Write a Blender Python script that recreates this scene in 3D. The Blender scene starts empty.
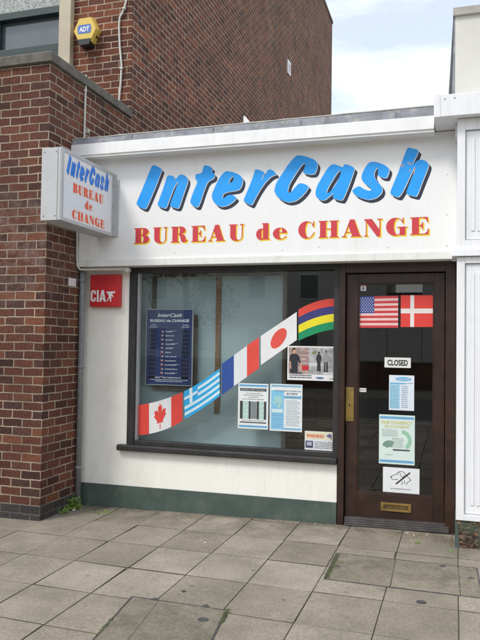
import bpy, bmesh, math, random
from mathutils import Vector, Matrix, noise
random.seed(7)
S = bpy.context.scene
COL = S.collection
R = math.radians

# ------------------------------------------------------------------ camera
YAW, PIT, ROL, FPX = 0.302432, 0.0327558, 0.0146090, 685.06
CAM = Vector((3.415, -5.862, 1.57))
cd = bpy.data.cameras.new('camera'); cam = bpy.data.objects.new('camera', cd); COL.objects.link(cam)
fw = Vector((-math.sin(YAW)*math.cos(PIT), math.cos(YAW)*math.cos(PIT), math.sin(PIT)))
rt = Vector((math.cos(YAW), math.sin(YAW), 0)); up = rt.cross(fw)
r2 = rt*math.cos(ROL)+up*math.sin(ROL); u2 = up*math.cos(ROL)-rt*math.sin(ROL)
cam.matrix_world = Matrix(((r2.x,u2.x,-fw.x,CAM.x),(r2.y,u2.y,-fw.y,CAM.y),(r2.z,u2.z,-fw.z,CAM.z),(0,0,0,1)))
cd.sensor_fit = 'VERTICAL'; cd.sensor_height = 36; cd.sensor_width = 27; cd.lens = 36*FPX/640
cd.clip_end = 2000; cd.clip_start = .05
S.camera = cam
# ------------------------------------------------------------------ sky
SUN_EL, SUN_AZ = R(52), R(215)      # azimuth measured clockwise from +Y (behind the camera, to its left)
W = bpy.data.worlds.new('World'); S.world = W; W.use_nodes = True
nt = W.node_tree; N = nt.nodes; L = nt.links
for n in list(N): N.remove(n)
out = N.new('ShaderNodeOutputWorld'); bg = N.new('ShaderNodeBackground'); bg.inputs[1].default_value = .105
sky = N.new('ShaderNodeTexSky'); sky.sky_type = 'NISHITA'; sky.sun_disc = False
sky.sun_elevation = SUN_EL; sky.sun_rotation = SUN_AZ; sky.air_density = 1.2; sky.dust_density = 1.5; sky.ozone_density = 1.5
tc = N.new('ShaderNodeTexCoord'); mp = N.new('ShaderNodeMapping'); mp.inputs['Scale'].default_value = (1.0, 1.0, 3.2)
mp.inputs['Location'].default_value = (.3, .1, .55)
ns = N.new('ShaderNodeTexNoise'); ns.inputs['Scale'].default_value = 2.6; ns.inputs['Detail'].default_value = 8; ns.inputs['Roughness'].default_value = .52
rp = N.new('ShaderNodeValToRGB'); rp.color_ramp.elements[0].position = .40; rp.color_ramp.elements[1].position = .64
rp.color_ramp.elements[0].color = (.36,.36,.36,1)
mx = N.new('ShaderNodeMixRGB'); mx.inputs[2].default_value = (9.0, 9.25, 9.4, 1)
L.new(tc.outputs['Generated'], mp.inputs[0]); L.new(mp.outputs[0], ns.inputs[0]); L.new(ns.outputs[0], rp.inputs[0])
L.new(rp.outputs[0], mx.inputs[0]); L.new(sky.outputs[0], mx.inputs[1]); L.new(mx.outputs[0], bg.inputs[0]); L.new(bg.outputs[0], out.inputs[0])
# ------------------------------------------------------------------ sun (thin overcast)
sl = bpy.data.lights.new('sun', 'SUN'); sl.energy = 1.3; sl.angle = R(14); sl.color = (1, .96, .9)
sun = bpy.data.objects.new('sun', sl); COL.objects.link(sun); sun.location = (0, -10, 12)
sd = Vector((math.sin(SUN_AZ)*math.cos(SUN_EL), math.cos(SUN_AZ)*math.cos(SUN_EL), math.sin(SUN_EL)))
sun.rotation_euler = sd.to_track_quat('Z', 'Y').to_euler()
S.view_settings.view_transform = 'Standard'; S.view_settings.look = 'None'
S.view_settings.exposure = .78; S.view_settings.gamma = 1; S.view_settings.use_curve_mapping = False
S.cycles.max_bounces = 8; S.cycles.transparent_max_bounces = 12

# ------------------------------------------------------------------ materials
def newmat(name):
    m = bpy.data.materials.new(name); m.use_nodes = True
    nt = m.node_tree
    return m, nt, nt.nodes, nt.links, nt.nodes['Principled BSDF']
def lin(c):
    return tuple(((v/255)/12.92 if v <= 10 else (((v/255)+.055)/1.055)**2.4) for v in c)
def mat(name, col, rough=.6, var=.12, scale=6, bump=.0, bscale=60, metal=0, spec=.5, dirt=None, dscale=2.5, damt=.5, streak=0, scol=(.34,.31,.25)):
    """plain material with mottling, optional dirt colour patches and bump"""
    m, nt, N, L, B = newmat(name)
    B.inputs['Roughness'].default_value = rough; B.inputs['Metallic'].default_value = metal
    B.inputs['Specular IOR Level'].default_value = spec
    tc = N.new('ShaderNodeTexCoord')
    n = N.new('ShaderNodeTexNoise'); n.inputs['Scale'].default_value = scale; n.inputs['Detail'].default_value = 6
    L.new(tc.outputs['Object'], n.inputs[0])
    r = N.new('ShaderNodeMapRange'); r.inputs[1].default_value = .3; r.inputs[2].default_value = .7
    r.inputs[3].default_value = 1-var; r.inputs[4].default_value = 1+var
    L.new(n.outputs[0], r.inputs[0])
    mul = N.new('ShaderNodeVectorMath'); mul.operation = 'SCALE'; mul.inputs[0].default_value = col[:3]
    L.new(r.outputs[0], mul.inputs['Scale']); c = mul.outputs[0]
    if dirt:
        n2 = N.new('ShaderNodeTexNoise'); n2.inputs['Scale'].default_value = dscale; n2.inputs['Detail'].default_value = 9; n2.inputs['Roughness'].default_value = .65
        L.new(tc.outputs['Object'], n2.inputs[0])
        r2 = N.new('ShaderNodeMapRange'); r2.inputs[1].default_value = .5; r2.inputs[2].default_value = .72; r2.inputs[4].default_value = damt
        L.new(n2.outputs[0], r2.inputs[0])
        mxx = N.new('ShaderNodeMixRGB'); mxx.inputs[2].default_value = (*dirt[:3], 1)
        L.new(r2.outputs[0], mxx.inputs[0]); L.new(c, mxx.inputs[1]); c = mxx.outputs[0]
    if streak:   # rain streaks and grime: noise stretched downwards
        mpp = N.new('ShaderNodeMapping'); mpp.inputs['Scale'].default_value = (11, 11, .9); L.new(tc.outputs['Object'], mpp.inputs[0])
        n3 = N.new('ShaderNodeTexNoise'); n3.inputs['Scale'].default_value = 2.2; n3.inputs['Detail'].default_value = 7; n3.inputs['Roughness'].default_value = .7; L.new(mpp.outputs[0], n3.inputs[0])
        n4 = N.new('ShaderNodeTexNoise'); n4.inputs['Scale'].default_value = 1.6; n4.inputs['Detail'].default_value = 5; L.new(tc.outputs['Object'], n4.inputs[0])
        a3 = N.new('ShaderNodeMapRange'); a3.inputs[1].default_value = .5; a3.inputs[2].default_value = .78; L.new(n3.outputs[0], a3.inputs[0])
        a4 = N.new('ShaderNodeMapRange'); a4.inputs[1].default_value = .38; a4.inputs[2].default_value = .62; a4.inputs[4].default_value = streak; L.new(n4.outputs[0], a4.inputs[0])
        pr = N.new('ShaderNodeMath'); pr.operation = 'MULTIPLY'; L.new(a3.outputs[0], pr.inputs[0]); L.new(a4.outputs[0], pr.inputs[1])
        ms = N.new('ShaderNodeMixRGB'); ms.inputs[2].default_value = (*scol, 1); L.new(pr.outputs[0], ms.inputs[0]); L.new(c, ms.inputs[1]); c = ms.outputs[0]
    L.new(c, B.inputs['Base Color'])
    if bump:
        nb = N.new('ShaderNodeTexNoise'); nb.inputs['Scale'].default_value = bscale; nb.inputs['Detail'].default_value = 6
        L.new(tc.outputs['Object'], nb.inputs[0])
        bp = N.new('ShaderNodeBump'); bp.inputs['Strength'].default_value = bump; bp.inputs['Distance'].default_value = .004
        L.new(nb.outputs[0], bp.inputs['Height']); L.new(bp.outputs[0], B.inputs['Normal'])
    return m
def brickmat(name, ramp, mortar, tint=1.0, bloom=True):
    m, nt, N, L, B = newmat(name)
    B.inputs['Roughness'].default_value = .85; B.inputs['Specular IOR Level'].default_value = .25
    uv = N.new('ShaderNodeUVMap'); uv.uv_map = 'UVMap'
    nz = N.new('ShaderNodeTexNoise'); nz.inputs['Scale'].default_value = 9; nz.inputs['Detail'].default_value = 4
    L.new(uv.outputs[0], nz.inputs[0])
    sb = N.new('ShaderNodeVectorMath'); sb.operation = 'SUBTRACT'; sb.inputs[1].default_value = (.5,.5,.5); L.new(nz.outputs['Color'], sb.inputs[0])
    sc = N.new('ShaderNodeVectorMath'); sc.operation = 'SCALE'; sc.inputs['Scale'].default_value = .017; L.new(sb.outputs[0], sc.inputs[0])
    ad = N.new('ShaderNodeVectorMath'); L.new(uv.outputs[0], ad.inputs[0]); L.new(sc.outputs[0], ad.inputs[1])
    b = N.new('ShaderNodeTexBrick'); b.offset = .5; b.squash = 1
    b.inputs['Scale'].default_value = 1; b.inputs['Brick Width'].default_value = .2; b.inputs['Row Height'].default_value = .0747
    b.inputs['Mortar Size'].default_value = .0058; b.inputs['Mortar Smooth'].default_value = .25
    b.inputs['Color1'].default_value = (0,0,0,1); b.inputs['Color2'].default_value = (1,1,1,1); b.inputs['Mortar'].default_value = (.5,.5,.5,1)
    L.new(ad.outputs[0], b.inputs[0])
    cr = N.new('ShaderNodeValToRGB'); e = cr.color_ramp.elements
    e[0].position = 0; e[0].color = (*ramp[0],1); e[1].position = 1; e[1].color = (*ramp[-1],1)
    for i in range(1, len(ramp)-1):
        q = e.new(i/(len(ramp)-1)); q.color = (*ramp[i],1)
    L.new(b.outputs['Color'], cr.inputs[0])
    n2 = N.new('ShaderNodeTexNoise'); n2.inputs['Scale'].default_value = 45; n2.inputs['Detail'].default_value = 6; L.new(uv.outputs[0], n2.inputs[0])
    r = N.new('ShaderNodeMapRange'); r.inputs[1].default_value=.3; r.inputs[2].default_value=.7; r.inputs[3].default_value = .7; r.inputs[4].default_value = 1.35
    L.new(n2.outputs[0], r.inputs[0])
    mu = N.new('ShaderNodeVectorMath'); mu.operation = 'SCALE'; L.new(cr.outputs[0], mu.inputs[0]); L.new(r.outputs[0], mu.inputs['Scale'])
    mn = N.new('ShaderNodeTexNoise'); mn.inputs['Scale'].default_value = 3.3; mn.inputs['Detail'].default_value = 8; L.new(uv.outputs[0], mn.inputs[0])
    mr = N.new('ShaderNodeMapRange'); mr.inputs[1].default_value=.3; mr.inputs[2].default_value=.7; mr.inputs[3].default_value=.55; mr.inputs[4].default_value=1.3
    L.new(mn.outputs[0], mr.inputs[0])
    mm = N.new('ShaderNodeVectorMath'); mm.operation='SCALE'; mm.inputs[0].default_value = mortar; L.new(mr.outputs[0], mm.inputs['Scale'])
    x = N.new('ShaderNodeMixRGB'); L.new(b.outputs['Fac'], x.inputs[0]); L.new(mu.outputs[0], x.inputs[1]); L.new(mm.outputs[0], x.inputs[2])
    so = N.new('ShaderNodeTexNoise'); so.inputs['Scale'].default_value = 1.1; so.inputs['Detail'].default_value = 9; so.inputs['Roughness'].default_value = .7; L.new(uv.outputs[0], so.inputs[0])
    sr = N.new('ShaderNodeMapRange'); sr.inputs[1].default_value=.3; sr.inputs[2].default_value=.7; sr.inputs[3].default_value=.68; sr.inputs[4].default_value=1.28; L.new(so.outputs[0], sr.inputs[0])
    sv = N.new('ShaderNodeVectorMath'); sv.operation='SCALE'; L.new(x.outputs[0], sv.inputs[0]); L.new(sr.outputs[0], sv.inputs['Scale'])
    c = sv.outputs[0]
    if bloom:   # lime bloom leached out of the joints in a band, and grime
        sp = N.new('ShaderNodeSeparateXYZ'); L.new(uv.outputs[0], sp.inputs[0])
        w1 = N.new('ShaderNodeMapRange'); w1.interpolation_type='SMOOTHSTEP'; w1.inputs[1].default_value=1.9; w1.inputs[2].default_value=2.5; L.new(sp.outputs[1], w1.inputs[0])
        w2 = N.new('ShaderNodeMapRange'); w2.interpolation_type='SMOOTHSTEP'; w2.inputs[1].default_value=3.3; w2.inputs[2].default_value=2.7; L.new(sp.outputs[1], w2.inputs[0])
        w = N.new('ShaderNodeMath'); w.operation='MULTIPLY'; L.new(w1.outputs[0], w.inputs[0]); L.new(w2.outputs[0], w.inputs[1])
        bn = N.new('ShaderNodeTexNoise'); bn.inputs['Scale'].default_value=7; bn.inputs['Detail'].default_value=8; bn.inputs['Roughness'].default_value=.7; L.new(uv.outputs[0], bn.inputs[0])
        br = N.new('ShaderNodeMapRange'); br.inputs[1].default_value=.45; br.inputs[2].default_value=.8; L.new(bn.outputs[0], br.inputs[0])
        w3 = N.new('ShaderNodeMath'); w3.operation='MULTIPLY'; L.new(w.outputs[0], w3.inputs[0]); L.new(br.outputs[0], w3.inputs[1])
        y = N.new('ShaderNodeMixRGB'); y.inputs[2].default_value=(.25,.19,.17,1); L.new(w3.outputs[0], y.inputs[0]); L.new(c, y.inputs[1]); c = y.outputs[0]
    L.new(c, B.inputs['Base Color'])
    inv = N.new('ShaderNodeMath'); inv.operation='MULTIPLY_ADD'; inv.inputs[1].default_value=-1; inv.inputs[2].default_value=1; L.new(b.outputs['Fac'], inv.inputs[0])
    hh = N.new('ShaderNodeMath'); hh.operation='MULTIPLY_ADD'; hh.inputs[1].default_value=.3; L.new(n2.outputs[0], hh.inputs[0]); L.new(inv.outputs[0], hh.inputs[2])
    bp = N.new('ShaderNodeBump'); bp.inputs['Strength'].default_value=.8; bp.inputs['Distance'].default_value=.006
    L.new(hh.outputs[0], bp.inputs['Height']); L.new(bp.outputs[0], B.inputs['Normal'])
    return m
def slabmat():
    m, nt, N, L, B = newmat('concrete slab')
    B.inputs['Roughness'].default_value=.9; B.inputs['Specular IOR Level'].default_value=.2
    tc=N.new('ShaderNodeTexCoord'); at=N.new('ShaderNodeAttribute'); at.attribute_name='tone'
    base=N.new('ShaderNodeValToRGB'); e=base.color_ramp.elements
    e[0].color=(.212,.186,.148,1); e[1].color=(.292,.260,.210,1); q=e.new(.5); q.color=(.252,.223,.178,1)
    L.new(at.outputs['Fac'], base.inputs[0])
    def nz(s,d,lo,hi,a,b_,rg=.6):
        n=N.new('ShaderNodeTexNoise'); n.inputs['Scale'].default_value=s; n.inputs['Detail'].default_value=d; n.inputs['Roughness'].default_value=rg
        L.new(tc.outputs['Object'], n.inputs[0])
        r=N.new('ShaderNodeMapRange'); r.inputs[1].default_value=lo; r.inputs[2].default_value=hi; r.inputs[3].default_value=a; r.inputs[4].default_value=b_
        L.new(n.outputs[0], r.inputs[0]); return r.outputs[0], n.outputs[0]
    a,_=nz(2.2,9,.3,.7,.74,1.24,.68); b_,_=nz(60,5,.3,.7,.78,1.22); g,gh=nz(230,3,.35,.7,.80,1.2)
    m1=N.new('ShaderNodeMath'); m1.operation='MULTIPLY'; L.new(a,m1.inputs[0]); L.new(b_,m1.inputs[1])
    m2=N.new('ShaderNodeMath'); m2.operation='MULTIPLY'; L.new(m1.outputs[0],m2.inputs[0]); L.new(g,m2.inputs[1])
    s=N.new('ShaderNodeVectorMath'); s.operation='SCALE'; L.new(base.outputs[0],s.inputs[0]); L.new(m2.outputs[0],s.inputs['Scale'])
    # damp grime close to the shop front, pale scuffs
    sp=N.new('ShaderNodeSeparateXYZ'); L.new(tc.outputs['Object'],sp.inputs[0])
    wy=N.new('ShaderNodeMapRange'); wy.inputs[1].default_value=-.75; wy.inputs[2].default_value=0; L.new(sp.outputs[1],wy.inputs[0])
    d,_=nz(5,9,.42,.62,0,1,.7)
    k=N.new('ShaderNodeMath'); k.operation='MULTIPLY'; L.new(wy.outputs[0],k.inputs[0]); L.new(d,k.inputs[1])
    k2=N.new('ShaderNodeMath'); k2.operation='MULTIPLY'; k2.inputs[1].default_value=.7; L.new(k.outputs[0],k2.inputs[0])
    x=N.new('ShaderNodeMixRGB'); x.inputs[2].default_value=(.085,.08,.055,1); L.new(k2.outputs[0],x.inputs[0]); L.new(s.outputs[0],x.inputs[1])
    sf,_=nz(3.1,10,.6,.78,0,.45,.75)
    x2=N.new('ShaderNodeMixRGB'); x2.inputs[2].default_value=(.31,.285,.225,1); L.new(sf,x2.inputs[0]); L.new(x.outputs[0],x2.inputs[1])
    st,_=nz(9,4,.68,.74,0,.4,.5)
    x3=N.new('ShaderNodeMixRGB'); x3.inputs[2].default_value=(.12,.11,.09,1); L.new(st,x3.inputs[0]); L.new(x2.outputs[0],x3.inputs[1])
    vv=N.new('ShaderNodeTexVoronoi'); vv.inputs['Scale'].default_value=2.6; L.new(tc.outputs['Object'],vv.inputs[0])
    vr=N.new('ShaderNodeMapRange'); vr.inputs[1].default_value=.052; vr.inputs[2].default_value=.040; vr.inputs[4].default_value=.6; L.new(vv.outputs['Distance'],vr.inputs[0])
    x4=N.new('ShaderNodeMixRGB'); x4.inputs[2].default_value=(.10,.098,.09,1); L.new(vr.outputs[0],x4.inputs[0]); L.new(x3.outputs[0],x4.inputs[1])
    L.new(x4.outputs[0],B.inputs['Base Color'])
    bp=N.new('ShaderNodeBump'); bp.inputs['Strength'].default_value=.5; bp.inputs['Distance'].default_value=.002
    L.new(gh,bp.inputs['Height']); L.new(bp.outputs[0],B.inputs['Normal'])
    return m
def pebblemat():
    m, nt, N, L, B = newmat('pebbly render'); B.inputs['Roughness'].default_value=.85
    tc=N.new('ShaderNodeTexCoord'); v=N.new('ShaderNodeTexVoronoi'); v.inputs['Scale'].default_value=48
    mp=N.new('ShaderNodeMapping'); mp.inputs['Scale'].default_value=(.8,.8,1.25)
    wn=N.new('ShaderNodeTexNoise'); wn.inputs['Scale'].default_value=30; wn.inputs['Detail'].default_value=5; L.new(tc.outputs['Object'],wn.inputs[0])
    wa=N.new('ShaderNodeVectorMath'); wa.operation='MULTIPLY_ADD'; wa.inputs[1].default_value=(.05,.05,.05); L.new(wn.outputs['Color'],wa.inputs[0]); L.new(tc.outputs['Object'],wa.inputs[2])
    L.new(wa.outputs[0],mp.inputs[0]); L.new(mp.outputs[0],v.inputs[0])
    sp=N.new('ShaderNodeSeparateColor'); L.new(v.outputs['Color'],sp.inputs[0])
    cr=N.new('ShaderNodeValToRGB'); e=cr.color_ramp.elements; e[0].color=(.02,.014,.01,1); e[1].color=(.36,.18,.10,1)
    for p_,c in ((.3,(.06,.035,.025)),(.55,(.15,.07,.04)),(.8,(.10,.09,.06))):
        q=e.new(p_); q.color=(*c,1)
    L.new(sp.outputs[0],cr.inputs[0])
    n=N.new('ShaderNodeTexNoise'); n.inputs['Scale'].default_value=6; n.inputs['Detail'].default_value=7; L.new(tc.outputs['Object'],n.inputs[0])
    r=N.new('ShaderNodeMapRange'); r.inputs[1].default_value=.46; r.inputs[2].default_value=.56; r.inputs[4].default_value=.85; L.new(n.outputs[0],r.inputs[0])
    x=N.new('ShaderNodeMixRGB'); x.inputs[2].default_value=(.06,.085,.06,1); L.new(r.outputs[0],x.inputs[0]); L.new(cr.outputs[0],x.inputs[1])
    L.new(x.outputs[0],B.inputs['Base Color'])
    bp=N.new('ShaderNodeBump'); bp.inputs['Distance'].default_value=.008; bp.invert=True; L.new(v.outputs['Distance'],bp.inputs['Height']); L.new(bp.outputs[0],B.inputs['Normal'])
    return m
def glassmat(name, tint=(.96,.98,.97), ior=1.5, rough=.0):
    m, nt, N, L, B = newmat(name); N.remove(B); o=N['Material Output']
    t=N.new('ShaderNodeBsdfTransparent'); t.inputs[0].default_value=(*tint,1)
    g=N.new('ShaderNodeBsdfGlossy'); g.inputs['Roughness'].default_value=rough; g.inputs[0].default_value=(1,1,1,1)
    f=N.new('ShaderNodeLayerWeight'); f.inputs[0].default_value=.5       # Schlick reflectance, the same on both faces of the pane
    pw=N.new('ShaderNodeMath'); pw.operation='POWER'; pw.inputs[1].default_value=5; L.new(f.outputs['Facing'],pw.inputs[0])
    k=N.new('ShaderNodeMath'); k.operation='MULTIPLY_ADD'; k.inputs[1].default_value=.95; k.inputs[2].default_value=.045; L.new(pw.outputs[0],k.inputs[0])
    mm=N.new('ShaderNodeMixShader'); L.new(k.outputs[0],mm.inputs[0]); L.new(t.outputs[0],mm.inputs[1]); L.new(g.outputs[0],mm.inputs[2]); L.new(mm.outputs[0],o.inputs[0])
    return m
def flat(name, rgb, rough=.45):      # print, vinyl and paint: colour given as sRGB bytes
    return mat('print '+name, lin(rgb), rough, .04, 12)

BR = [(.050,.024,.019),(.088,.034,.024),(.120,.044,.027),(.098,.037,.026),(.170,.064,.035),(.064,.033,.029),(.142,.052,.030)]
M = dict(
 brick=brickmat('brown red brick', BR, (.36,.30,.225)),
 brick_up=brickmat('upper brick', [(c[0]*1.2,c[1]*1.08,c[2]*1.0) for c in BR], (.42,.34,.255), bloom=False),
 plinthdark=brickmat('dark plinth brick', [(.035,.033,.032),(.06,.05,.046),(.045,.042,.042),(.075,.055,.048)], (.13,.125,.115), bloom=False),
 tar=mat('tarred brick plinth', (.045,.045,.045), .8, .35, 12, .5, 40, dirt=(.16,.15,.14), damt=.7, dscale=8),
 coping=mat('weathered concrete coping', (.13,.118,.10), .9, .3, 14, .5, 90, dirt=(.05,.048,.042), dscale=7, damt=.6),
 coping_pale=mat('pale stone coping', (.42,.40,.36), .9, .2, 14, .4, 90, dirt=(.2,.2,.19), dscale=7, damt=.6),
 lead=mat('grey lead flashing', (.22,.23,.26), .65, .25, 8, .5, 30, dirt=(.46,.45,.42), dscale=7, damt=.9),
 leaddark=mat('dark lead edge', (.07,.075,.08), .6, .2, 8),
 render=mat('cream painted render', (.87,.85,.79), .75, .035, 3, .45, 45, dirt=(.66,.61,.50), dscale=2.6, damt=.35, streak=.28),
 white=mat('white gloss paint', (.86,.86,.86), .4, .03, 4, dirt=(.60,.60,.58), dscale=5, damt=.35, streak=.22),
 whitepil=mat('white pilaster paint', (.82,.83,.85), .5, .03, 4, .25, 25, dirt=(.6,.6,.58), dscale=4, damt=.3, streak=.35),
 signpanel=mat('white sign panel', (.85,.85,.845), .45, .02, 2, dirt=(.72,.71,.68), dscale=1.7, damt=.3, streak=.13),
 trim=mat('white sign trim', (.80,.80,.77), .5, .05, 6, dirt=(.5,.48,.43), dscale=6, damt=.45, streak=.4),
 green=mat('green plinth paint', (.060,.088,.074), .6, .15, 5, .35, 40, dirt=(.13,.145,.12), dscale=6, damt=.6, streak=.5, scol=(.16,.17,.13)),
 beige=mat('beige render', (.66,.65,.60), .85, .05, 3, .3, 60, dirt=(.5,.48,.42), damt=.3),
 rough=mat('roughcast', (.36,.38,.36), .95, .5, 55, 1, 60),
 frame=mat('dark grey window paint', (.027,.026,.025), .5, .2, 9, dirt=(.055,.05,.045), dscale=8, damt=.5),
 wood=mat('dark brown door wood', (.033,.0155,.011), .40, .35, 6, .2, 50, dirt=(.068,.030,.019), dscale=5, damt=.6),
 weather=mat('weathered threshold timber', (.05,.042,.040), .6, .25, 9, dirt=(.09,.08,.075), dscale=9, damt=.6),
 step=mat('dark worn step', (.04,.035,.03), .8, .3, 12, .4, 50, dirt=(.12,.10,.08), damt=.7, dscale=12),
 brass=mat('aged brass', (.42,.28,.09), .38, .25, 18, metal=.75, dirt=(.22,.15,.06), dscale=14, damt=.6),
 brassdark=mat('brass recess', (.13,.09,.04), .5, .2, 18, metal=.5),
 alu=mat('dull aluminium', (.50,.51,.52), .5, .08, 6, metal=.2, dirt=(.38,.37,.35), dscale=6, damt=.5),
 aludark=mat('aluminium joint', (.12,.12,.12), .5, .1),
 lightpanel=mat('sign lightbox acrylic', (.76,.76,.77), .3, .02, 3),
 pipe=mat('grey drainpipe', (.22,.225,.235), .6, .15, 20, dirt=(.30,.27,.22), dscale=16, damt=.5),
 cable=mat('white cable', (.62,.60,.56), .6, .1, 20, dirt=(.3,.28,.25), dscale=20, damt=.5),
 slab=slabmat(),
 joint=mat('dark slab joint', (.115,.10,.075), .95, .4, 9, .6, 60, dirt=(.07,.10,.025), dscale=3.5, damt=.9),
 asphalt=mat('asphalt', (.05,.05,.052), .9, .25, 20, .8, 120),
 kerb=mat('kerb stone', (.26,.25,.23), .9, .15, 12, .4, 80),
 soil=mat('ground', (.12,.11,.09), .95, .2, 3),
 steel=mat('cover frame steel', (.055,.055,.058), .6, .3, 30, dirt=(.12,.10,.08), damt=.5, dscale=25),
 moss=mat('moss', (.055,.068,.024), .95, .7, 14, 1, 90),
 leaf=mat('weed leaf', (.17,.27,.05), .6, .4, 25),
 pebble=pebblemat(),
 glass=glassmat('shop glass'), doorglass=glassmat('door glass', (.92,.93,.92)),
 upglass=mat('upper window pane', (.10,.115,.12), .08, .1, 2, spec=.9),
 backing=mat('blue grey display panel', (.345,.43,.465), .7, .04, 2, dirt=(.40,.48,.51), dscale=1.4, damt=.5),
 timber=mat('brown timber strip', (.19,.105,.055), .6, .25, 14),
 darktimber=mat('dark timber strip', (.11,.09,.075), .6, .25, 14),  # also colours the panel standing in for the rate board's shadow
 room=mat('dim room plaster', (.26,.245,.215), .9, .1, 3),
 carpet=mat('room carpet', (.05,.05,.055), .95, .2, 30),
 desk=mat('brown desk wood', (.26,.15,.085), .5, .2, 10),
 upframe=mat('dark teal window frame', (.022,.04,.04), .5, .2, 9),
 post=mat('beige painted post', (.50,.44,.33), .7, .1, 6, dirt=(.36,.30,.22), dscale=5, damt=.5),
 yellow=mat('yellow alarm plastic', (.70,.50,.10), .4, .08, 20, dirt=(.5,.33,.06), dscale=20, damt=.5),
 black=mat('black plastic', (.02,.022,.024), .35, .1),
 litter=mat('white litter', (.75,.75,.72), .8, .1), brownleaf=mat('dead leaf', (.16,.09,.04), .9, .4, 60),
 pinklitter=mat('pink wrapper', (.62,.36,.34), .7, .1),
 roof=mat('roof felt', (.10,.10,.10), .9, .2, 6),
)
C_ = {}
def F(r, g, b, rough=.45):
    k=(r,g,b)
    if k not in C_: C_[k]=flat('%d %d %d'%k, k, rough)
    return C_[k]

# ------------------------------------------------------------------ object helpers
WL = {}
def thing(name, label, cat, loc=(0,0,0), group=None, kind=None):
    o = bpy.data.objects.new(name, None); COL.objects.link(o); o.location = loc; o.empty_display_size = .1
    WL[o.name] = Vector(loc)
    if label: o['label']=label
    if cat: o['category']=cat
    if group: o['group']=group
    if kind: o['kind']=kind
    return o
def tag(o, label=None, cat=None, group=None, kind=None):
    if label: o['label']=label
    if cat: o['category']=cat
    if group: o['group']=group
    if kind: o['kind']=kind
    return o
def obj(name, bm, m, parent=None, smooth=False, origin=None, recalc=True):
    if recalc: bmesh.ops.recalc_face_normals(bm, faces=bm.faces)
    off = WL[parent.name].copy() if parent else Vector(origin or (0,0,0))
    bmesh.ops.translate(bm, verts=bm.verts, vec=-off)
    me = bpy.data.meshes.new(name); bm.to_mesh(me); bm.free()
    for x in (m if isinstance(m,(list,tuple)) else [m]): me.materials.append(x)
    if smooth:
        for p in me.polygons: p.use_smooth=True
    o = bpy.data.objects.new(name, me); COL.objects.link(o)
    if parent: o.parent = parent
    else: o.location = off
    WL[o.name]=off
    return o
def B(): return bmesh.new()
def box(bm, x0,x1,y0,y1,z0,z1, bev=0, mi=0):
    vs=[bm.verts.new((x,y,z)) for x in (x0,x1) for y in (y0,y1) for z in (z0,z1)]
    fs=[bm.faces.new([vs[i] for i in q]) for q in ((0,1,3,2),(4,6,7,5),(0,4,5,1),(2,3,7,6),(0,2,6,4),(1,5,7,3))]
    for f in fs: f.material_index=mi
    if bev:
        bmesh.ops.recalc_face_normals(bm, faces=fs)
        es=list({e for f in fs for e in f.edges})
        bmesh.ops.bevel(bm, geom=es, offset=bev, segments=2, affect='EDGES', profile=.6)
    return bm
def hexa(bm, pts, mi=0):     # 8 points: bottom 4, top 4
    vs=[bm.verts.new(p) for p in pts]
    for q in ((0,1,2,3),(7,6,5,4),(0,4,5,1),(1,5,6,2),(2,6,7,3),(3,7,4,0)):
        bm.faces.new([vs[i] for i in q]).material_index=mi
def prismY(bm, pts, y0, y1, mi=0):   # polygon in XZ extruded in Y
    a=[bm.verts.new((x,y0,z)) for x,z in pts]; b=[bm.verts.new((x,y1,z)) for x,z in pts]
    bm.faces.new(a).material_index=mi; bm.faces.new(b[::-1]).material_index=mi
    n=len(pts)
    for i in range(n): bm.faces.new((a[i],b[i],b[(i+1)%n],a[(i+1)%n])).material_index=mi
def poly(bm, pts, y, mi=0):
    f=bm.faces.new([bm.verts.new((x,y,z)) for x,z in pts]); f.material_index=mi; return f
def rect(bm, x0,x1,z0,z1,y,mi=0): return poly(bm, [(x0,z0),(x1,z0),(x1,z1),(x0,z1)], y, mi)
def tube(bm, pts, r, seg=10):
    pts=[Vector(p) for p in pts]; rings=[]
    for i,p in enumerate(pts):
        d=(pts[min(i+1,len(pts)-1)]-pts[max(i-1,0)]).normalized()
        a=d.cross(Vector((.31,.77,.55))).normalized(); b=d.cross(a)
        rr=r[i] if isinstance(r,(list,tuple)) else r
        rings.append([bm.verts.new(p+(a*math.cos(t)+b*math.sin(t))*rr) for t in [2*math.pi*k/seg for k in range(seg)]])
    for i in range(len(rings)-1):
        for k in range(seg): bm.faces.new((rings[i][k],rings[i][(k+1)%seg],rings[i+1][(k+1)%seg],rings[i+1][k]))
    bm.faces.new(rings[0][::-1]); bm.faces.new(rings[-1])
def disc(cx,cz,rx,rz=None,n=28,a0=0):
    rz=rz or rx
    return [(cx+rx*math.cos(a0+2*math.pi*i/n), cz+rz*math.sin(a0+2*math.pi*i/n)) for i in range(n)]
def brickuv(o, yf=-.658, z0=.125, du=0):
    me=o.data; uv=me.uv_layers.new(name='UVMap'); wl=WL[o.name]
    for p in me.polygons:
        n=p.normal
        for li in p.loop_indices:
            c=me.vertices[me.loops[li].vertex_index].co+wl
            if abs(n.y)>=abs(n.x) and abs(n.y)>.3: u=(c.x, c.z-z0+.0747*4)
            elif abs(n.x)>.3: u=(c.y-yf, c.z-z0+.0747*4)
            else: u=(c.x, c.y)
            uv.data[li].uv=(u[0]+20+du, u[1])
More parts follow.
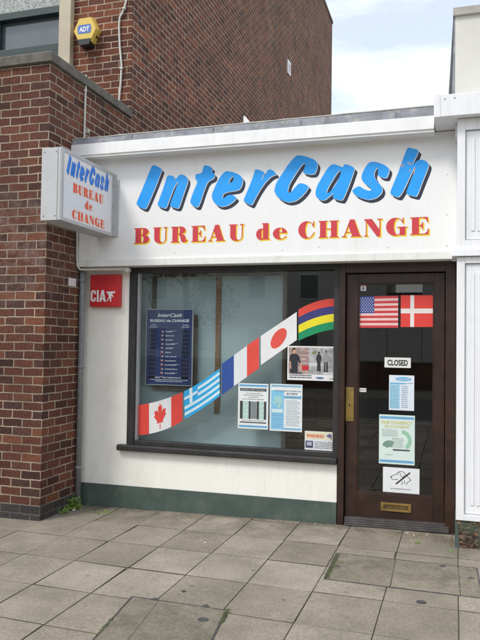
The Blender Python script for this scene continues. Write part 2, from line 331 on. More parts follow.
def curve_mesh(loops=None, text=None, size=1, offset=0, shear=0, align='LEFT', spacing=1):
    """filled outlines (with holes) or built-in-font text -> (verts, faces) in 2D"""
    if text is not None:
        c=bpy.data.curves.new('t','FONT'); c.body=text; c.size=size; c.offset=offset; c.shear=shear; c.align_x=align; c.space_character=spacing
        c.resolution_u=3
    else:
        c=bpy.data.curves.new('t','CURVE'); c.dimensions='2D'; c.fill_mode='BOTH'
        for l in loops:
            s=c.splines.new('POLY'); s.points.add(len(l)-1); s.use_cyclic_u=True
            for i,(x,y) in enumerate(l): s.points[i].co=(x,y,0,1)
    o=bpy.data.objects.new('t',c); COL.objects.link(o)
    bpy.context.view_layer.update()
    me=bpy.data.meshes.new_from_object(o.evaluated_get(bpy.context.evaluated_depsgraph_get()))
    v=[(a.co.x,a.co.y) for a in me.vertices]; f=[tuple(p.vertices) for p in me.polygons]
    bpy.data.objects.remove(o); bpy.data.curves.remove(c); bpy.data.meshes.remove(me)
    return v,f
def put(bm, vf, fn, mi=0):
    vs=[bm.verts.new(fn(x,y)) for x,y in vf[0]]
    for f in vf[1]:
        try: bm.faces.new([vs[i] for i in f]).material_index=mi
        except ValueError: pass
def text(bm, s, x, z, h, y, w=None, mi=0, align='LEFT', bold=0, shear=0, fn=None, spacing=1):
    """cap height h; when w is given the line is stretched to that width"""
    v,f=curve_mesh(text=s, size=1, offset=bold, shear=shear, spacing=spacing)
    if not v: return
    x0=min(a for a,_ in v); x1=max(a for a,_ in v); k=h/.73
    sx=(w/(x1-x0)) if w else k
    W_=(x1-x0)*sx; ox={'LEFT':0,'CENTER':-W_/2,'RIGHT':-W_}[align]
    fn=fn or (lambda a,b:(a,y,b))
    put(bm, (v,f), lambda a,b: fn(x+ox+(a-x0)*sx, z+b*k), mi)
def smear(bm, x0, x1, z, h, y, mi=0, rnd=random):
    """a line of print too small to read: a row of word-length dashes"""
    x=x0
    while x<x1-.002:
        w=min(rnd.uniform(.006,.022), x1-x); rect(bm, x, x+w, z, z+h, y, mi); x+=w+rnd.uniform(.003,.006)
def bars(bm, rows, y, mi=0):
    for r in rows: rect(bm,*r,y,mi)
LOGO = {
    'I': [[(0.762,3.192),(0.809,3.177),(0.859,3.146),(0.856,3.126),(0.809,3.008),(0.752,2.878),(0.708,2.785),(0.672,2.791),(0.611,2.829),(0.614,2.855),(0.663,2.963),(0.717,3.088)]],
    'n': [[(0.916,3.09),(0.988,3.07),(0.982,3.029),(1.015,3.065),(1.039,3.085),(1.082,3.078),(1.115,3.047),(1.116,3.008),(1.077,2.902),(1.035,2.777),(0.999,2.78),(0.942,2.804),(0.958,2.85),(0.993,2.937),(1.022,3.013),(1.021,3.03),(0.98,2.964),(0.943,2.868),(0.908,2.781),(0.875,2.787),(0.818,2.814),(0.84,2.873),(0.881,2.98)]],
    't': [[(1.268,3.155),(1.303,3.151),(1.351,3.127),(1.342,3.094),(1.376,3.066),(1.367,3.03),(1.308,3.008),(1.272,2.92),(1.243,2.831),(1.22,2.778),(1.184,2.786),(1.139,2.825),(1.164,2.903),(1.216,3.019),(1.188,3.031),(1.19,3.081),(1.25,3.082)]],
    'e': [[(1.47,3.091),(1.54,3.079),(1.61,3.047),(1.638,3.006),(1.629,2.951),(1.601,2.912),(1.496,2.902),(1.456,2.888),(1.448,2.855),(1.456,2.843),(1.485,2.864),(1.514,2.878),(1.549,2.87),(1.584,2.846),(1.55,2.811),(1.504,2.783),(1.446,2.771),(1.398,2.788),(1.359,2.831),(1.346,2.882),(1.372,2.943),(1.412,3.025)],[(1.546,3.041),(1.555,3.022),(1.541,2.989),(1.507,2.977),(1.509,3.002),(1.527,3.029)]],
    'r': [[(1.747,3.089),(1.787,3.082),(1.836,3.057),(1.819,3.023),(1.8,2.978),(1.833,3.028),(1.87,3.084),(1.911,3.07),(1.946,3.032),(1.898,3.019),(1.845,2.972),(1.801,2.914),(1.762,2.85),(1.723,2.773),(1.695,2.782),(1.642,2.814),(1.665,2.866),(1.709,2.969),(1.739,3.05)]],
    'C': [[(2.115,3.188),(2.17,3.181),(2.247,3.154),(2.285,3.13),(2.304,3.097),(2.293,3.044),(2.275,3.016),(2.227,3.014),(2.172,3.035),(2.191,3.077),(2.197,3.115),(2.171,3.109),(2.112,3.028),(2.058,2.944),(2.042,2.885),(2.051,2.863),(2.075,2.873),(2.108,2.909),(2.142,2.945),(2.184,2.939),(2.23,2.913),(2.207,2.871),(2.164,2.825),(2.115,2.792),(2.054,2.782),(1.999,2.8),(1.948,2.841),(1.922,2.891),(1.939,2.956),(1.985,3.024),(2.05,3.118)]],
    'a': [[(2.428,3.092),(2.467,3.083),(2.517,3.057),(2.531,3.085),(2.578,3.072),(2.618,3.045),(2.61,3.014),(2.569,2.895),(2.52,2.779),(2.486,2.782),(2.433,2.801),(2.441,2.843),(2.435,2.843),(2.412,2.82),(2.369,2.788),(2.332,2.788),(2.294,2.818),(2.285,2.851),(2.298,2.909),(2.34,2.982),(2.388,3.059)],[(2.494,3.035),(2.505,3.015),(2.484,2.963),(2.453,2.906),(2.417,2.86),(2.39,2.842),(2.381,2.857),(2.4,2.904),(2.442,2.971),(2.473,3.019)]],
    's': [[(2.744,3.09),(2.796,3.086),(2.857,3.061),(2.898,3.028),(2.903,3.006),(2.883,2.948),(2.848,2.95),(2.812,2.97),(2.809,3.007),(2.815,3.033),(2.796,3.031),(2.781,3.003),(2.778,2.967),(2.802,2.924),(2.838,2.885),(2.849,2.848),(2.834,2.812),(2.793,2.783),(2.737,2.772),(2.675,2.789),(2.622,2.818),(2.596,2.856),(2.627,2.881),(2.658,2.892),(2.705,2.858),(2.746,2.845),(2.759,2.855),(2.741,2.88),(2.694,2.919),(2.673,2.957),(2.683,3.004),(2.714,3.06)]],
    'h': [[(3.048,3.191),(3.088,3.178),(3.135,3.162),(3.128,3.132),(3.09,3.057),(3.098,3.046),(3.123,3.075),(3.158,3.083),(3.197,3.067),(3.217,3.038),(3.207,2.998),(3.173,2.913),(3.125,2.782),(3.1,2.784),(3.035,2.807),(3.065,2.888),(3.099,2.979),(3.116,3.019),(3.104,3.025),(3.069,2.95),(3.025,2.849),(2.985,2.784),(2.96,2.785),(2.908,2.814),(2.929,2.875),(2.979,2.997),(3.013,3.098)]],
}

# ================================================================== SETTING: ground, pavement, kerb, road
SLP = .0155
def gz(x, y=0): return SLP*x
def struct(name, bm, m, smooth=False):
    o=obj(name,bm,m,None,smooth); o['kind']='structure'; return o
b=B()
def sheet(b,x0,x1,y0,y1,dz):
    b.faces.new([b.verts.new((x,y,SLP*max(-30,min(30,x))+dz)) for x,y in ((x0,y0),(x1,y0),(x1,y1),(x0,y1))])
for xa,xb in ((-600,-30),(-30,30),(30,600)): sheet(b,xa,xb,-600,600,-.16)
struct('ground',b,M['soil'])
b=B(); sheet(b,-30,30,-8.25,.6,-.0085); struct('pavement_bed',b,M['joint'])
b=B(); sheet(b,-30,30,-16,-8.4,-.13); struct('road',b,M['asphalt'])
b=B()
for i in range(40):
    x0=-18+i*.915; hexa(b,[(x0,-8.4,gz(x0)-.15),(x0+.905,-8.4,gz(x0+.9)-.15),(x0+.905,-8.26,gz(x0+.9)-.15),(x0,-8.26,gz(x0)-.15),
        (x0,-8.4,gz(x0)),(x0+.905,-8.4,gz(x0+.9)),(x0+.905,-8.26,gz(x0+.9)),(x0,-8.26,gz(x0))])
struct('kerb',b,M['kerb'])
# paving slabs: 0.43 x 0.50 m, stack bonded, rows turned slightly against the shop front
b=B(); tone=b.verts.layers.float.new('tone')
rnd=random.Random(3)
rowy=lambda j,x: (-.06-.503*j)-.058*(x-1.5)
colx=lambda k,y: .0135+.4303*k+.004*y
for j in range(-1,16):
    for k in range(-14,34):
        g=.0028+rnd.uniform(-.0008,.0012); gy=.0050+rnd.uniform(-.0015,.0015)
        y1a=rowy(j,colx(k,0)); y1b=rowy(j,colx(k+1,0)); y0a=rowy(j+1,colx(k,0)); y0b=rowy(j+1,colx(k+1,0))
        y1a=min(y1a,.3); y1b=min(y1b,.3)
        y0a=max(y0a,-8.24); y0b=max(y0b,-8.24)
        if y1a-y0a<.06: continue
        P=[(colx(k,y0a)+g,y0a+gy),(colx(k+1,y0b)-g,y0b+gy),(colx(k+1,y1b)-g,y1b-gy),(colx(k,y1a)+g,y1a-gy)]
        c=(sum(p[0] for p in P)/4,sum(p[1] for p in P)/4)
        dz=rnd.uniform(-.0018,.0018); tx=rnd.uniform(-.003,.003); ty=rnd.uniform(-.003,.003); tn=rnd.random()
        zf=lambda x,y,d: SLP*x+dz+tx*(x-c[0])+ty*(y-c[1])+d
        cut=[rnd.uniform(.006,.022) if rnd.random()<.10 else 0 for _ in range(4)]
        def ring(ins,d): 
            r=[]
            for qi,(x,y) in enumerate(P):
                ins_=ins
                sx=1 if x<c[0] else -1; sy=1 if y<c[1] else -1
                v=b.verts.new((x+sx*(ins+cut[qi]*.5),y+sy*(ins+cut[qi]*.5),zf(x,y,d))); v[tone]=tn; r.append(v)
            return r
        r0,r1,r2_=ring(0,-.02),ring(0,-.0015),ring(.002,0)
        for A,Bq in ((r0,r1),(r1,r2_)):
            for i in range(4): b.faces.new((A[i],A[(i+1)%4],Bq[(i+1)%4],Bq[i])).material_index=1 if A is r0 else 0
        b.faces.new(r2_)
struct('pavement',b,[M['slab'],M['joint']])

# ================================================================== LEFT: brick building
BB=thing('brick_building','dark brick building with tall blank side wall, left of the white shop','building',(-1,.9,0))
b=B(); box(b,-4,0,-.658,.905,.125,4.02); o=obj('ground_floor_wall',b,M['brick'],BB); brickuv(o)
b=B(); box(b,-4,.003,-.661,.9,-.12,.125,.004); o=obj('wall_base',b,M['plinthdark'],BB); brickuv(o)
# mitred concrete coping round the ledge
b=B()
prof=[(.012,4.02),(.03,4.028),(.03,4.105),(.018,4.118)]
def cop(b,prof,back):
    A=[b.verts.new((-4,-.658-d,z)) for d,z in prof]+[b.verts.new((-4,-.658+back,prof[-1][1])),b.verts.new((-4,-.658+back,prof[0][1]))]
    Cc=[b.verts.new((d,-.658-d,z)) for d,z in prof]+[b.verts.new((-back,-.658+back,prof[-1][1])),b.verts.new((-back,-.658+back,prof[0][1]))]
    D=[b.verts.new((d,.9,z)) for d,z in prof]+[b.verts.new((-back,.9,prof[-1][1])),b.verts.new((-back,.9,prof[0][1]))]
    n=len(A)
    for P,Q in ((A,Cc),(Cc,D)):
        for i in range(n): b.faces.new((P[i],P[(i+1)%n],Q[(i+1)%n],Q[i]))
cop(b,prof,.3); obj('coping',b,M['coping'],BB)
b=B(); box(b,-3.7,-.3,-.36,.9,4.022,4.04); obj('ledge_roof',b,M['roof'],BB)
# upper storeys
b=B(); box(b,-.73,0,.9055,1.2,3.3,10.9); box(b,-.3,0,1.2,13.7,3.3,10.9); o=obj('side_wall',b,M['brick_up'],BB); brickuv(o,yf=.9,z0=.125,du=.05)
b=B(); box(b,-.32,.02,.88,13.72,10.9,10.98); box(b,-4,-.3201,.88,1.2,10.9,10.98); obj('parapet_coping',b,M['coping'],BB)
b=B(); box(b,-4,-.3,1.5,13.7,3.3,10.9); obj('building_core',b,M['brick_up'],BB); brickuv(bpy.data.objects['building_core'])
b=B(); box(b,.001,.006,7.16,7.175,3.4,10.9); obj('movement_joint',b,M['leaddark'],BB)
b=B(); box(b,-.88,-.73,.83,1.1,4.03,10.9,.006); obj('post',b,M['post'],BB)
b=B(); box(b,-4,-.88,.93,1.5,5.40,6.6); obj('roughcast_panel',b,M['rough'],BB)
w_=thing('x',None,None,(0,0,0)); bpy.data.objects.remove(w_)
b=B()
box(b,-4,-.88,.87,1.0,5.315,5.398,.004); box(b,-4,-.88,.90,1.0,4.86,4.975,.004); box(b,-4,-.88,.9,1.0,4.03,4.13)
box(b,-1.80,-1.72,.9,1.0,4.975,5.315); box(b,-1.80,-1.74,.9,1.0,4.13,4.86); box(b,-.91,-.88,.9,1.0,4.13,4.86)
wf=obj('window',b,M['upframe'],BB)
b=B(); box(b,-4,-1.80,.955,.965,4.975,5.315); box(b,-1.72,-.88,.955,.965,4.975,5.315); box(b,-1.74,-.91,.955,.965,4.13,4.86); box(b,-4,-1.80,.955,.965,4.13,4.86); obj('pane',b,M['upglass'],wf)
b=B(); box(b,-4,-.88,.885,.90,4.79,4.86); obj('sill_rail',b,M['upframe'],wf)
b=B(); box(b,-.01,.03,8.18,8.42,7.33,7.62,.004); a=obj('air_vent',b,M['white'],BB)
b=B(); 
for i in range(5): box(b,.03,.034,8.24,8.37,7.39+i*.038,7.402+i*.038)
obj('grille',b,M['leaddark'],a)

# ================================================================== SHOP BUILDING
SB=thing('shop_building','single storey white rendered shop with green painted base, dark window and brown door','shop',(1.7,0,0))
X1=3.42
b=B()
box(b,0,.49,0,.2,.2,3.3)                  # left of the window
box(b,.49,2.47,0,.2,.2,.545)              # below the window
box(b,.49,X1,0.002,.198,2.27,3.3)         # above the openings
obj('wall',b,M['render'],SB)
b=B(); hexa(b,[(0,-.012,-.1),(2.47,-.012,-.1),(2.47,.2,-.1),(0,.2,-.1),(0,-.012,.213),(2.47,-.012,.222),(2.47,.2,.2),(0,.2,.2)]); obj('plinth',b,M['green'],SB)
# roof edge
b=B(); box(b,-.0,3.262,-.29,-.02,3.282,3.388,.004); obj('fascia_board',b,M['white'],SB)
b=B()
n=40
for i in range(n):    # slightly wavy lead strip in bays
    x0=.003+i*3.257/n; x1=.003+(i+1)*3.257/n
    za,zb=[3.442+.028*x/3.26+.004*noise.noise(Vector((x*4,1,0))) for x in (x0,x1)]
    y=-.272+.004*noise.noise(Vector((i*.7,0,0)))
    hexa(b,[(x0,-.284,3.3885),(x1,-.284,3.3885),(x1,.1,3.3885),(x0,.1,3.3885),(x0,y,za),(x1,y,zb),(x1,.1,zb+.01),(x0,.1,za+.01)])
obj('lead_flashing',b,M['lead'],SB)
for i in range(4):
    x=.62+i*.78
    b=B(); box(b,x,x+.005,-.2845,-.27,3.389,3.44); obj('flashing_seam',b,M['lead'],SB)
b=B()
for i in range(n):
    x0=.003+i*3.257/n; x1=.003+(i+1)*3.257/n
    za,zb=[3.4425+.028*x/3.26+.004*noise.noise(Vector((x*4,1,0))) for x in (x0,x1)]; ha,hb=[.010+.005*noise.noise(Vector((x*9,5,0))) for x in (x0,x1)]
    hexa(b,[(x0,-.276,za),(x1,-.276,zb),(x1,.1,zb+.01),(x0,.1,za+.01),(x0,-.270,za+ha),(x1,-.270,zb+hb),(x1,.1,zb+.022),(x0,.1,za+.022)])
obj('roof_edge_stone',b,M['coping_pale'],SB)
b=B(); box(b,.004,X1,.02,6,3.38,3.44); obj('roof',b,M['roof'],SB)
b=B(); box(b,0,3.262,-.28,-.0,3.262,3.2815); obj('soffit',b,M['trim'],SB)
# window: frame, sill, glass
b=B()
box(b,.488,.556,-.006,.10,.60,2.27,.004); box(b,2.43,2.476,.0,.10,.60,2.27,.004)
box(b,.556,2.43,0,.10,2.212,2.27,.004); box(b,.556,2.43,.005,.10,.60,.638,.004)
WF=obj('display_window',b,M['frame'],SB)
b=B(); box(b,.408,2.474,-.055,.10,.545,.6,.012); obj('window_sill',b,M['frame'],WF)
b=B(); box(b,.556,2.43,.064,.07,.638,2.212); obj('glass',b,M['glass'],WF)
b=B(); box(b,.556,.572,.03,.09,.638,2.212,.003); obj('glazing_bead',b,M['alu'],WF)
# door
b=B()
box(b,2.476,2.53,-.012,.12,.02,2.27,.004); box(b,3.352,X1+.01,-.012,.12,.03,2.27,.004); box(b,2.53,3.352,-.008,.12,2.178,2.27,.004)
obj('door_frame',b,M['wood'],SB)
b=B(); hexa(b,[(2.46,-.10,-.05),(3.432,-.10,-.05),(3.432,.15,-.05),(2.46,.15,-.05),(2.47,-.055,.036),(3.432,-.055,.052),(3.432,.15,.056),(2.47,.15,.04)]); obj('doorstep',b,M['step'],SB)
b=B()
box(b,2.535,2.635,.03,.075,.06,2.172,.005); box(b,3.262,3.347,.03,.075,.06,2.172,.005)
box(b,2.635,3.262,.031,.074,2.092,2.172,.004); box(b,2.635,3.262,.031,.074,.10,.318,.004)
D=obj('door',b,M['wood'],SB)
b=B()
for x0,x1,z0,z1 in ((2.635,2.646,.318,2.092),(3.251,3.262,.318,2.092),(2.646,3.251,.318,.33),(2.646,3.251,2.08,2.092)): box(b,x0,x1,.036,.07,z0,z1,.003)
obj('glazing_bead',b,M['wood'],D)
b=B(); box(b,2.646,3.251,.052,.058,.33,2.08); obj('glass',b,M['doorglass'],D)
b=B(); box(b,2.536,2.605,.024,.0305,.912,1.2,.002); pp=obj('push_plate',b,M['brass'],D)
b=B(); prismY(b,disc(2.57,1.05,.006,.012,12),.0225,.024); obj('keyhole',b,M['black'],pp)
b=B()
for x0,x1,z0,z1 in ((2.838,3.086,.232,.25),(2.838,3.086,.18,.197),(2.838,2.862,.197,.232),(3.062,3.086,.197,.232)): box(b,x0,x1,.02,.0315,z0,z1,.002)
lb=obj('letter_box',b,M['brass'],D)
b=B(); box(b,2.862,3.062,.025,.031,.197,.232,.001); obj('flap',b,M['brassdark'],lb)
b=B(); text(b,'LETTERS',2.962,.207,.015,.0242,w=.15,align='CENTER'); obj('lettering',b,M['brass'],lb)
b=B()
for i in range(4):
    z=.045+i*.017; sh=.013
    hexa(b,[(2.54,-.03+i*.006,z),(3.385,-.03+i*.006,z+sh),(3.385,.029,z+sh),(2.54,.029,z),(2.54,-.026+i*.006,z+.0145),(3.385,-.026+i*.006,z+sh+.0145),(3.385,.029,z+sh+.0145),(2.54,.029,z+.0145)])
obj('weatherboard',b,M['weather'],D)
# interior shell
b=B()
box(b,.02,.06,.2,3.4,-.05,2.9); box(b,3.42,3.46,.2,3.4,-.05,2.9); box(b,.02,3.46,3.4,3.44,-.05,2.9); box(b,.02,3.46,.2,3.44,2.9,2.94)
obj('inner_wall',b,M['room'],SB)
b=B(); box(b,.0,3.46,.12,3.44,-.04,.045); obj('inner_floor',b,M['carpet'],SB)
b=B(); box(b,2.49,2.53,.2,3.0,.05,2.27); obj('inner_partition',b,M['room'],SB)

# in the window
P=thing('display_partition','blue grey display panel with brown timber strips standing inside the window','partition',(1.2,.26,.6))
b=B(); box(b,.5,1.925,.24,.262,.56,2.3); obj('panel',b,M['backing'],P)
b=B(); box(b,.5,1.93,.10,.24,.575,.60); obj('window_board',b,M['backing'],P)
b=B(); box(b,1.277,1.322,.222,.24,.9,2.19); obj('timber_strip',b,M['timber'],P)
b=B(); box(b,.622,.66,.222,.24,1.75,2.19); obj('timber_strip',b,M['darktimber'],P)
b=B(); box(b,.622,1.93,.221,.24,2.19,2.225); obj('timber_strip',b,M['darktimber'],P)
b=B(); box(b,1.925,1.96,.22,.27,.56,2.3); obj('edge_post',b,M['darktimber'],P)
K=thing('counter_desk','dim brown wooden counter seen through the right side of the window','desk',(2.1,1.3,.05))
b=B(); box(b,1.75,2.44,1.1,1.14,.05,1.0); obj('front_panel',b,M['desk'],K)
b=B(); box(b,1.7,2.47,1.05,1.6,1.0,1.04,.006); obj('desk_top',b,M['desk'],K)
b=B(); box(b,1.8,2.1,1.082,1.1,.55,.9); box(b,2.14,2.4,1.082,1.1,.55,.9); obj('raised_panel',b,M['timber'],K)
b=B(); tube(b,[(.62+.02*math.sin(i*.9),.2+.01*math.cos(i),2.2-i*.04) for i in range(12)],.004,6); o=obj('loose_cable',b,M['darktimber'],None); tag(o,'thin loose cable hanging behind the glass at the upper left corner of the window','cable')

# ================================================================== SHOP SIGN
SS=thing('shop_sign','long white sign over the window and door with blue brush lettering and red serif lettering','shop sign',(1.7,-.14,2.26))
SY=-.136
b=B()
box(b,.0,X1+.0165,SY,-.002,2.326,3.30); obj('panel',b,M['signpanel'],SS)
b=B(); box(b,.0,X1+.0165,-.150,-.003,2.262,2.3255,.004); obj('bottom_trim',b,M['trim'],SS)
b=B(); box(b,.0,.022,-.146,SY-.0005,2.328,3.262,.002); box(b,.40,.404,SY-.0015,SY-.0002,2.33,3.26); obj('edge_trim',b,M['trim'],SS)
for x,z in ((.12,2.40),(.12,3.1),(1.0,2.37),(2.0,2.37),(2.9,2.37),(3.36,2.37),(3.36,2.95),(3.36,2.62),(2.32,2.39),(1.95,3.18),(1.86,3.12)):
    b=B(); prismY(b,disc(x,z,.0045,n=10),SY-.003,SY-.0003); obj('screw',b,M['alu'],SS)
def chaikin(l):
    o=[]
    for i in range(len(l)):
        a,c=l[i],l[(i+1)%len(l)]
        o.append((a[0]*.8+c[0]*.2,a[1]*.8+c[1]*.2)); o.append((a[0]*.2+c[0]*.8,a[1]*.2+c[1]*.8))
    return o
LG={k:curve_mesh([chaikin(l) for l in v]) for k,v in LOGO.items()}
def logo(bm, fn, mi=0):
    for k in LG: put(bm,LG[k],fn,mi)
for k in 'InterCash':
    b=B(); put(b,LG[k],lambda x,z:(x,SY-.0036,z)); lt=obj('brush_letter',b,F(30,160,246),SS)
    b=B()
    for dx,dz,y in ((.025,-.029,SY-.0012),(.017,-.020,SY-.0009),(.009,-.010,SY-.0006)): put(b,LG[k],lambda x,z:(x+dx,y,z+dz))
    obj('drop_shadow',b,F(34,42,62),lt)
    b=B(); put(b,LG[k],lambda x,z:(x+.0045,SY-.0024,z-.0045)); obj('outline',b,F(232,232,228),lt)
b=B()
for pts in ([(2.985,3.040),(3.0,3.052),(3.03,3.05),(3.02,3.042)],[(3.044,3.068),(3.06,3.066),(3.088,3.046),(3.080,3.040),(3.055,3.055)],[(3.066,3.012),(3.074,3.008),(3.070,2.985),(3.063,2.985)],[(3.104,3.014),(3.112,3.010),(3.100,2.965),(3.092,2.955)],[(3.0,3.034),(3.018,3.034),(3.010,3.022)]): poly(b,pts,SY-.0048)
obj('paint_scratch',b,F(190,160,165),SS)
# fat serif letters, unit height, outline loops + holes
def arc(cx,cy,rx,ry,a0,a1,n=10): return [(cx+rx*math.cos(R(a0+(a1-a0)*i/n)),cy+ry*math.sin(R(a0+(a1-a0)*i/n))) for i in range(n+1)]
GL={
'B':(1.0,[[(0,0),(.62,0)]+arc(.64,.27,.34,.27,-90,80,10)[0:]+[(.66,.535)]+arc(.60,.76,.33,.24,-80,90,10)+[(0,1),(0,.955),(.1,.95),(.1,.05),(0,.045)],
   [(.46,.96),(.52,.955),(.56,.9),(.57,.76),(.55,.6),(.52,.56),(.46,.555)],[(.46,.5),(.54,.495),(.6,.42),(.61,.25),(.58,.09),(.54,.04),(.46,.04)]]),
'U':(1.0,[[(0,1),(0,.955),(.09,.95),(.09,.28)]+arc(.5,.28,.41,.31,180,360,14)+[(.91,.95),(1.0,.955),(1.0,1),(.72,1),(.72,.955),(.85,.95),(.85,.28)]+arc(.66,.28,.19,.25,0,-180,10)+[(.47,.95),(.56,.955),(.56,1)]]),
'R':(1.06,[[(0,0),(.56,0),(.56,.045),(.45,.05),(.45,.49),(.5,.49),(.56,.44),(.6,.3),(.66,.06),(.78,-.02),(.95,0),(1.05,.08),(1.06,.17),(1.02,.17),(.98,.09),(.95,.12),(.93,.32),(.86,.45),(.7,.515)]+arc(.60,.76,.33,.24,-70,90,10)+[(0,1),(0,.955),(.1,.95),(.1,.05),(0,.045)],
   [(.45,.96),(.52,.955),(.56,.9),(.57,.76),(.55,.58),(.52,.54),(.45,.535)]]),
'E':(1.0,[[(0,0),(.95,0),(.97,.34),(.93,.34),(.87,.15),(.75,.05),(.46,.045),(.46,.49),(.52,.485),(.6,.42),(.63,.3),(.67,.3),(.67,.72),(.63,.72),(.6,.6),(.52,.535),(.46,.53),(.46,.955),(.72,.95),(.83,.86),(.88,.7),(.92,.7),(.91,1),(0,1),(0,.955),(.1,.95),(.1,.05),(0,.045)]]),
'A':(1.1,[[(0,0),(.28,0),(.28,.045),(.18,.05),(.25,.25),(.52,.25),(.6,.05),(.5,.045),(.5,0),(1.1,0),(1.1,.045),(1.02,.05),(.7,1.02),(.46,1.02),(.13,.05),(0,.045)],[(.27,.29),(.5,.29),(.385,.62)]]),
'C':(1.05,[arc(.52,.5,.52,.52,40,300,26)+[(.86,.1),(.98,.26),(1.02,.34),(.98,.36),(.9,.22),(.8,.1),(.68,.03)]+arc(.64,.5,.2,.46,-95,-265,16)+[(.72,.955),(.84,.88),(.92,.66),(.98,.66),(.98,1.02),(.93,1.02)]]),
'H':(1.22,[[(0,0),(.56,0),(.56,.045),(.46,.05),(.46,.49),(.76,.49),(.76,.05),(.66,.045),(.66,0),(1.22,0),(1.22,.045),(1.12,.05),(1.12,.95),(1.22,.955),(1.22,1),(.66,1),(.66,.955),(.76,.95),(.76,.53),(.46,.53),(.46,.95),(.56,.955),(.56,1),(0,1),(0,.955),(.1,.95),(.1,.05),(0,.045)]]),
'N':(1.15,[[(0,0),(.26,0),(.26,.045),(.16,.05),(.16,.80),(.82,-.03),(1.02,-.03),(1.02,.95),(1.15,.955),(1.15,1),(.82,1),(.82,.955),(.96,.95),(.96,.38),(.48,1),(0,1),(0,.955),(.06,.92),(.11,.86),(.11,.05),(0,.045)]]),
'G':(1.18,[arc(.52,.5,.52,.52,42,285,26)+[(.74,.04),(.8,.0),(1.08,.0),(1.08,.44),(1.18,.445),(1.18,.49),(.6,.49),(.6,.445),(.76,.44),(.76,.12),(.7,.05)]+arc(.64,.5,.2,.46,-90,-265,16)+[(.72,.955),(.84,.88),(.92,.68),(.97,.68),(.97,1.02),(.93,1.02)]]),
'd':(.92,[[(.9,0),(.9,.045),(.82,.05),(.82,1.0),(.38,1.0),(.38,.955),(.46,.95),(.46,.66)]+arc(.34,.33,.34,.35,70,290,18)+[(.46,.03),(.46,0)],[(.46,.6),(.46,.08),(.42,.05),(.37,.1),(.355,.33),(.37,.56),(.41,.62)]]),
'e':(.82,[arc(.41,.34,.41,.36,-55,-340,26)[::1]+[(.80,.40),(.80,.36),(.38,.36),(.38,.18),(.42,.06),(.52,.03),(.64,.07),(.74,.2),(.78,.19),(.72,.08)],[(.38,.40),(.52,.40),(.53,.55),(.50,.65),(.45,.67),(.40,.63),(.38,.55)]]),
}
GM={k:(w,curve_mesh(v)) for k,(w,v) in GL.items()}
WORDS=[('B',.59,.749),('U',.782,.926),('R',.959,1.123),('E',1.157,1.298),('A',1.318,1.479),('U',1.514,1.654),('d',1.765,1.89),('e',1.916,2.043),
       ('C',2.141,2.286),('H',2.315,2.488),('A',2.512,2.679),('N',2.7,2.85),('G',2.88,3.05),('E',3.072,3.225)]
ZB,ZH=2.468,.143
def fat(bm, seq, fn, mi=0):
    for ch,x0,x1 in seq:
        w,vf=GM[ch]; put(bm,vf,lambda x,y,x0=x0,x1=x1,w=w: fn(x0+x*(x1-x0)/w, y),mi)
for wd in WORDS:
    b=B(); fat(b,[wd],lambda x,y:(x,SY-.0024,ZB+ZH*y)); lt=obj('serif_letter',b,F(205,62,70),SS)
    b=B()
    for i,(dx,dz) in enumerate(((.011,-.012),(.0075,-.008),(.004,-.0045))): fat(b,[wd],lambda x,y:(x+dx,SY-.0006-.0003*i,ZB+ZH*y+dz))
    obj('drop_shadow',b,F(246,212,50),lt)

# ================================================================== PROJECTING BOX SIGN
XL,XR,YF,YB,Z0,Z1=.206,.380,-1.055,-.165,2.537,3.130
PS=thing('box_sign','white aluminium box sign sticking out over the pavement at the left end of the shop','sign',(.3,-.14,2.8))
b=B(); box(b,XL,XR-.004,YF+.004,YB,Z0+.004,Z1-.004); obj('casing',b,M['alu'],PS)
b=B()
for s in (XR-.004,):
    box(b,s,s+.012,YF,YF+.04,Z0,Z1,.002); box(b,s,s+.012,YB-.03,YB,Z0,Z1,.002); box(b,s,s+.012,YF+.04,YB-.03,Z0,Z0+.03,.002); box(b,s,s+.012,YF+.04,YB-.03,Z1-.03,Z1,.002)
box(b,XL-.002,XR,YF-.004,YF+.0035,Z0,Z1,.002); box(b,XL-.004,XL-.0005,YF,YB,Z0,Z1)
obj('frame',b,M['alu'],PS)
b=B(); box(b,XR-.026,XR-.0235,YF-.006,YF-.0042,Z0+.004,Z1-.004); obj('corner_joint',b,M['aludark'],PS)
b=B()
for z in (Z0+.03,Z1-.04): 
    for x in (XL+.02,XR-.045): box(b,x,x+.008,YF-.0065,YF-.0042,z,z+.008)
for z in (2.6,2.8,3.0): box(b,XR+.0085,XR+.011,YB-.02,YB-.012,z,z+.01)
obj('rivet',b,M['aludark'],PS)
b=B(); box(b,XR-.0035,XR+.003,YF+.04,YB-.03,Z0+.03,Z1-.03); face=obj('lit_panel',b,M['lightpanel'],PS)
b=B(); box(b,XL+.03,XR+.02,YB+.0005,SY-.0005,Z0+.005,Z1-.01,.003); box(b,XR+.0,XR+.05,-.1505,SY-.0005,Z0+.0,Z1-.06,.003); obj('wall_bracket',b,M['alu'],PS)
def onbox(y,z,d=.0): return (XR+.0034+d,y,z)
lx=[p[0] for v in LOGO.values() for l in v for p in l]; lz=[p[1] for v in LOGO.values() for l in v for p in l]
fl=lambda x,z,dy=0,dz=0,d=0: onbox(-.975+(x-min(lx))*(.72/(max(lx)-min(lx)))+dy, 2.925+(z-min(lz))*(.175/(max(lz)-min(lz)))+dz, d)
for k in 'InterCash':
    b=B(); put(b,LG[k],lambda x,z: fl(x,z,0,0,.0012)); lt=obj('brush_letter',b,F(40,125,225),PS)
    b=B(); put(b,LG[k],lambda x,z: fl(x,z,.004,-.005,.0005)); obj('drop_shadow',b,F(45,70,130),lt)
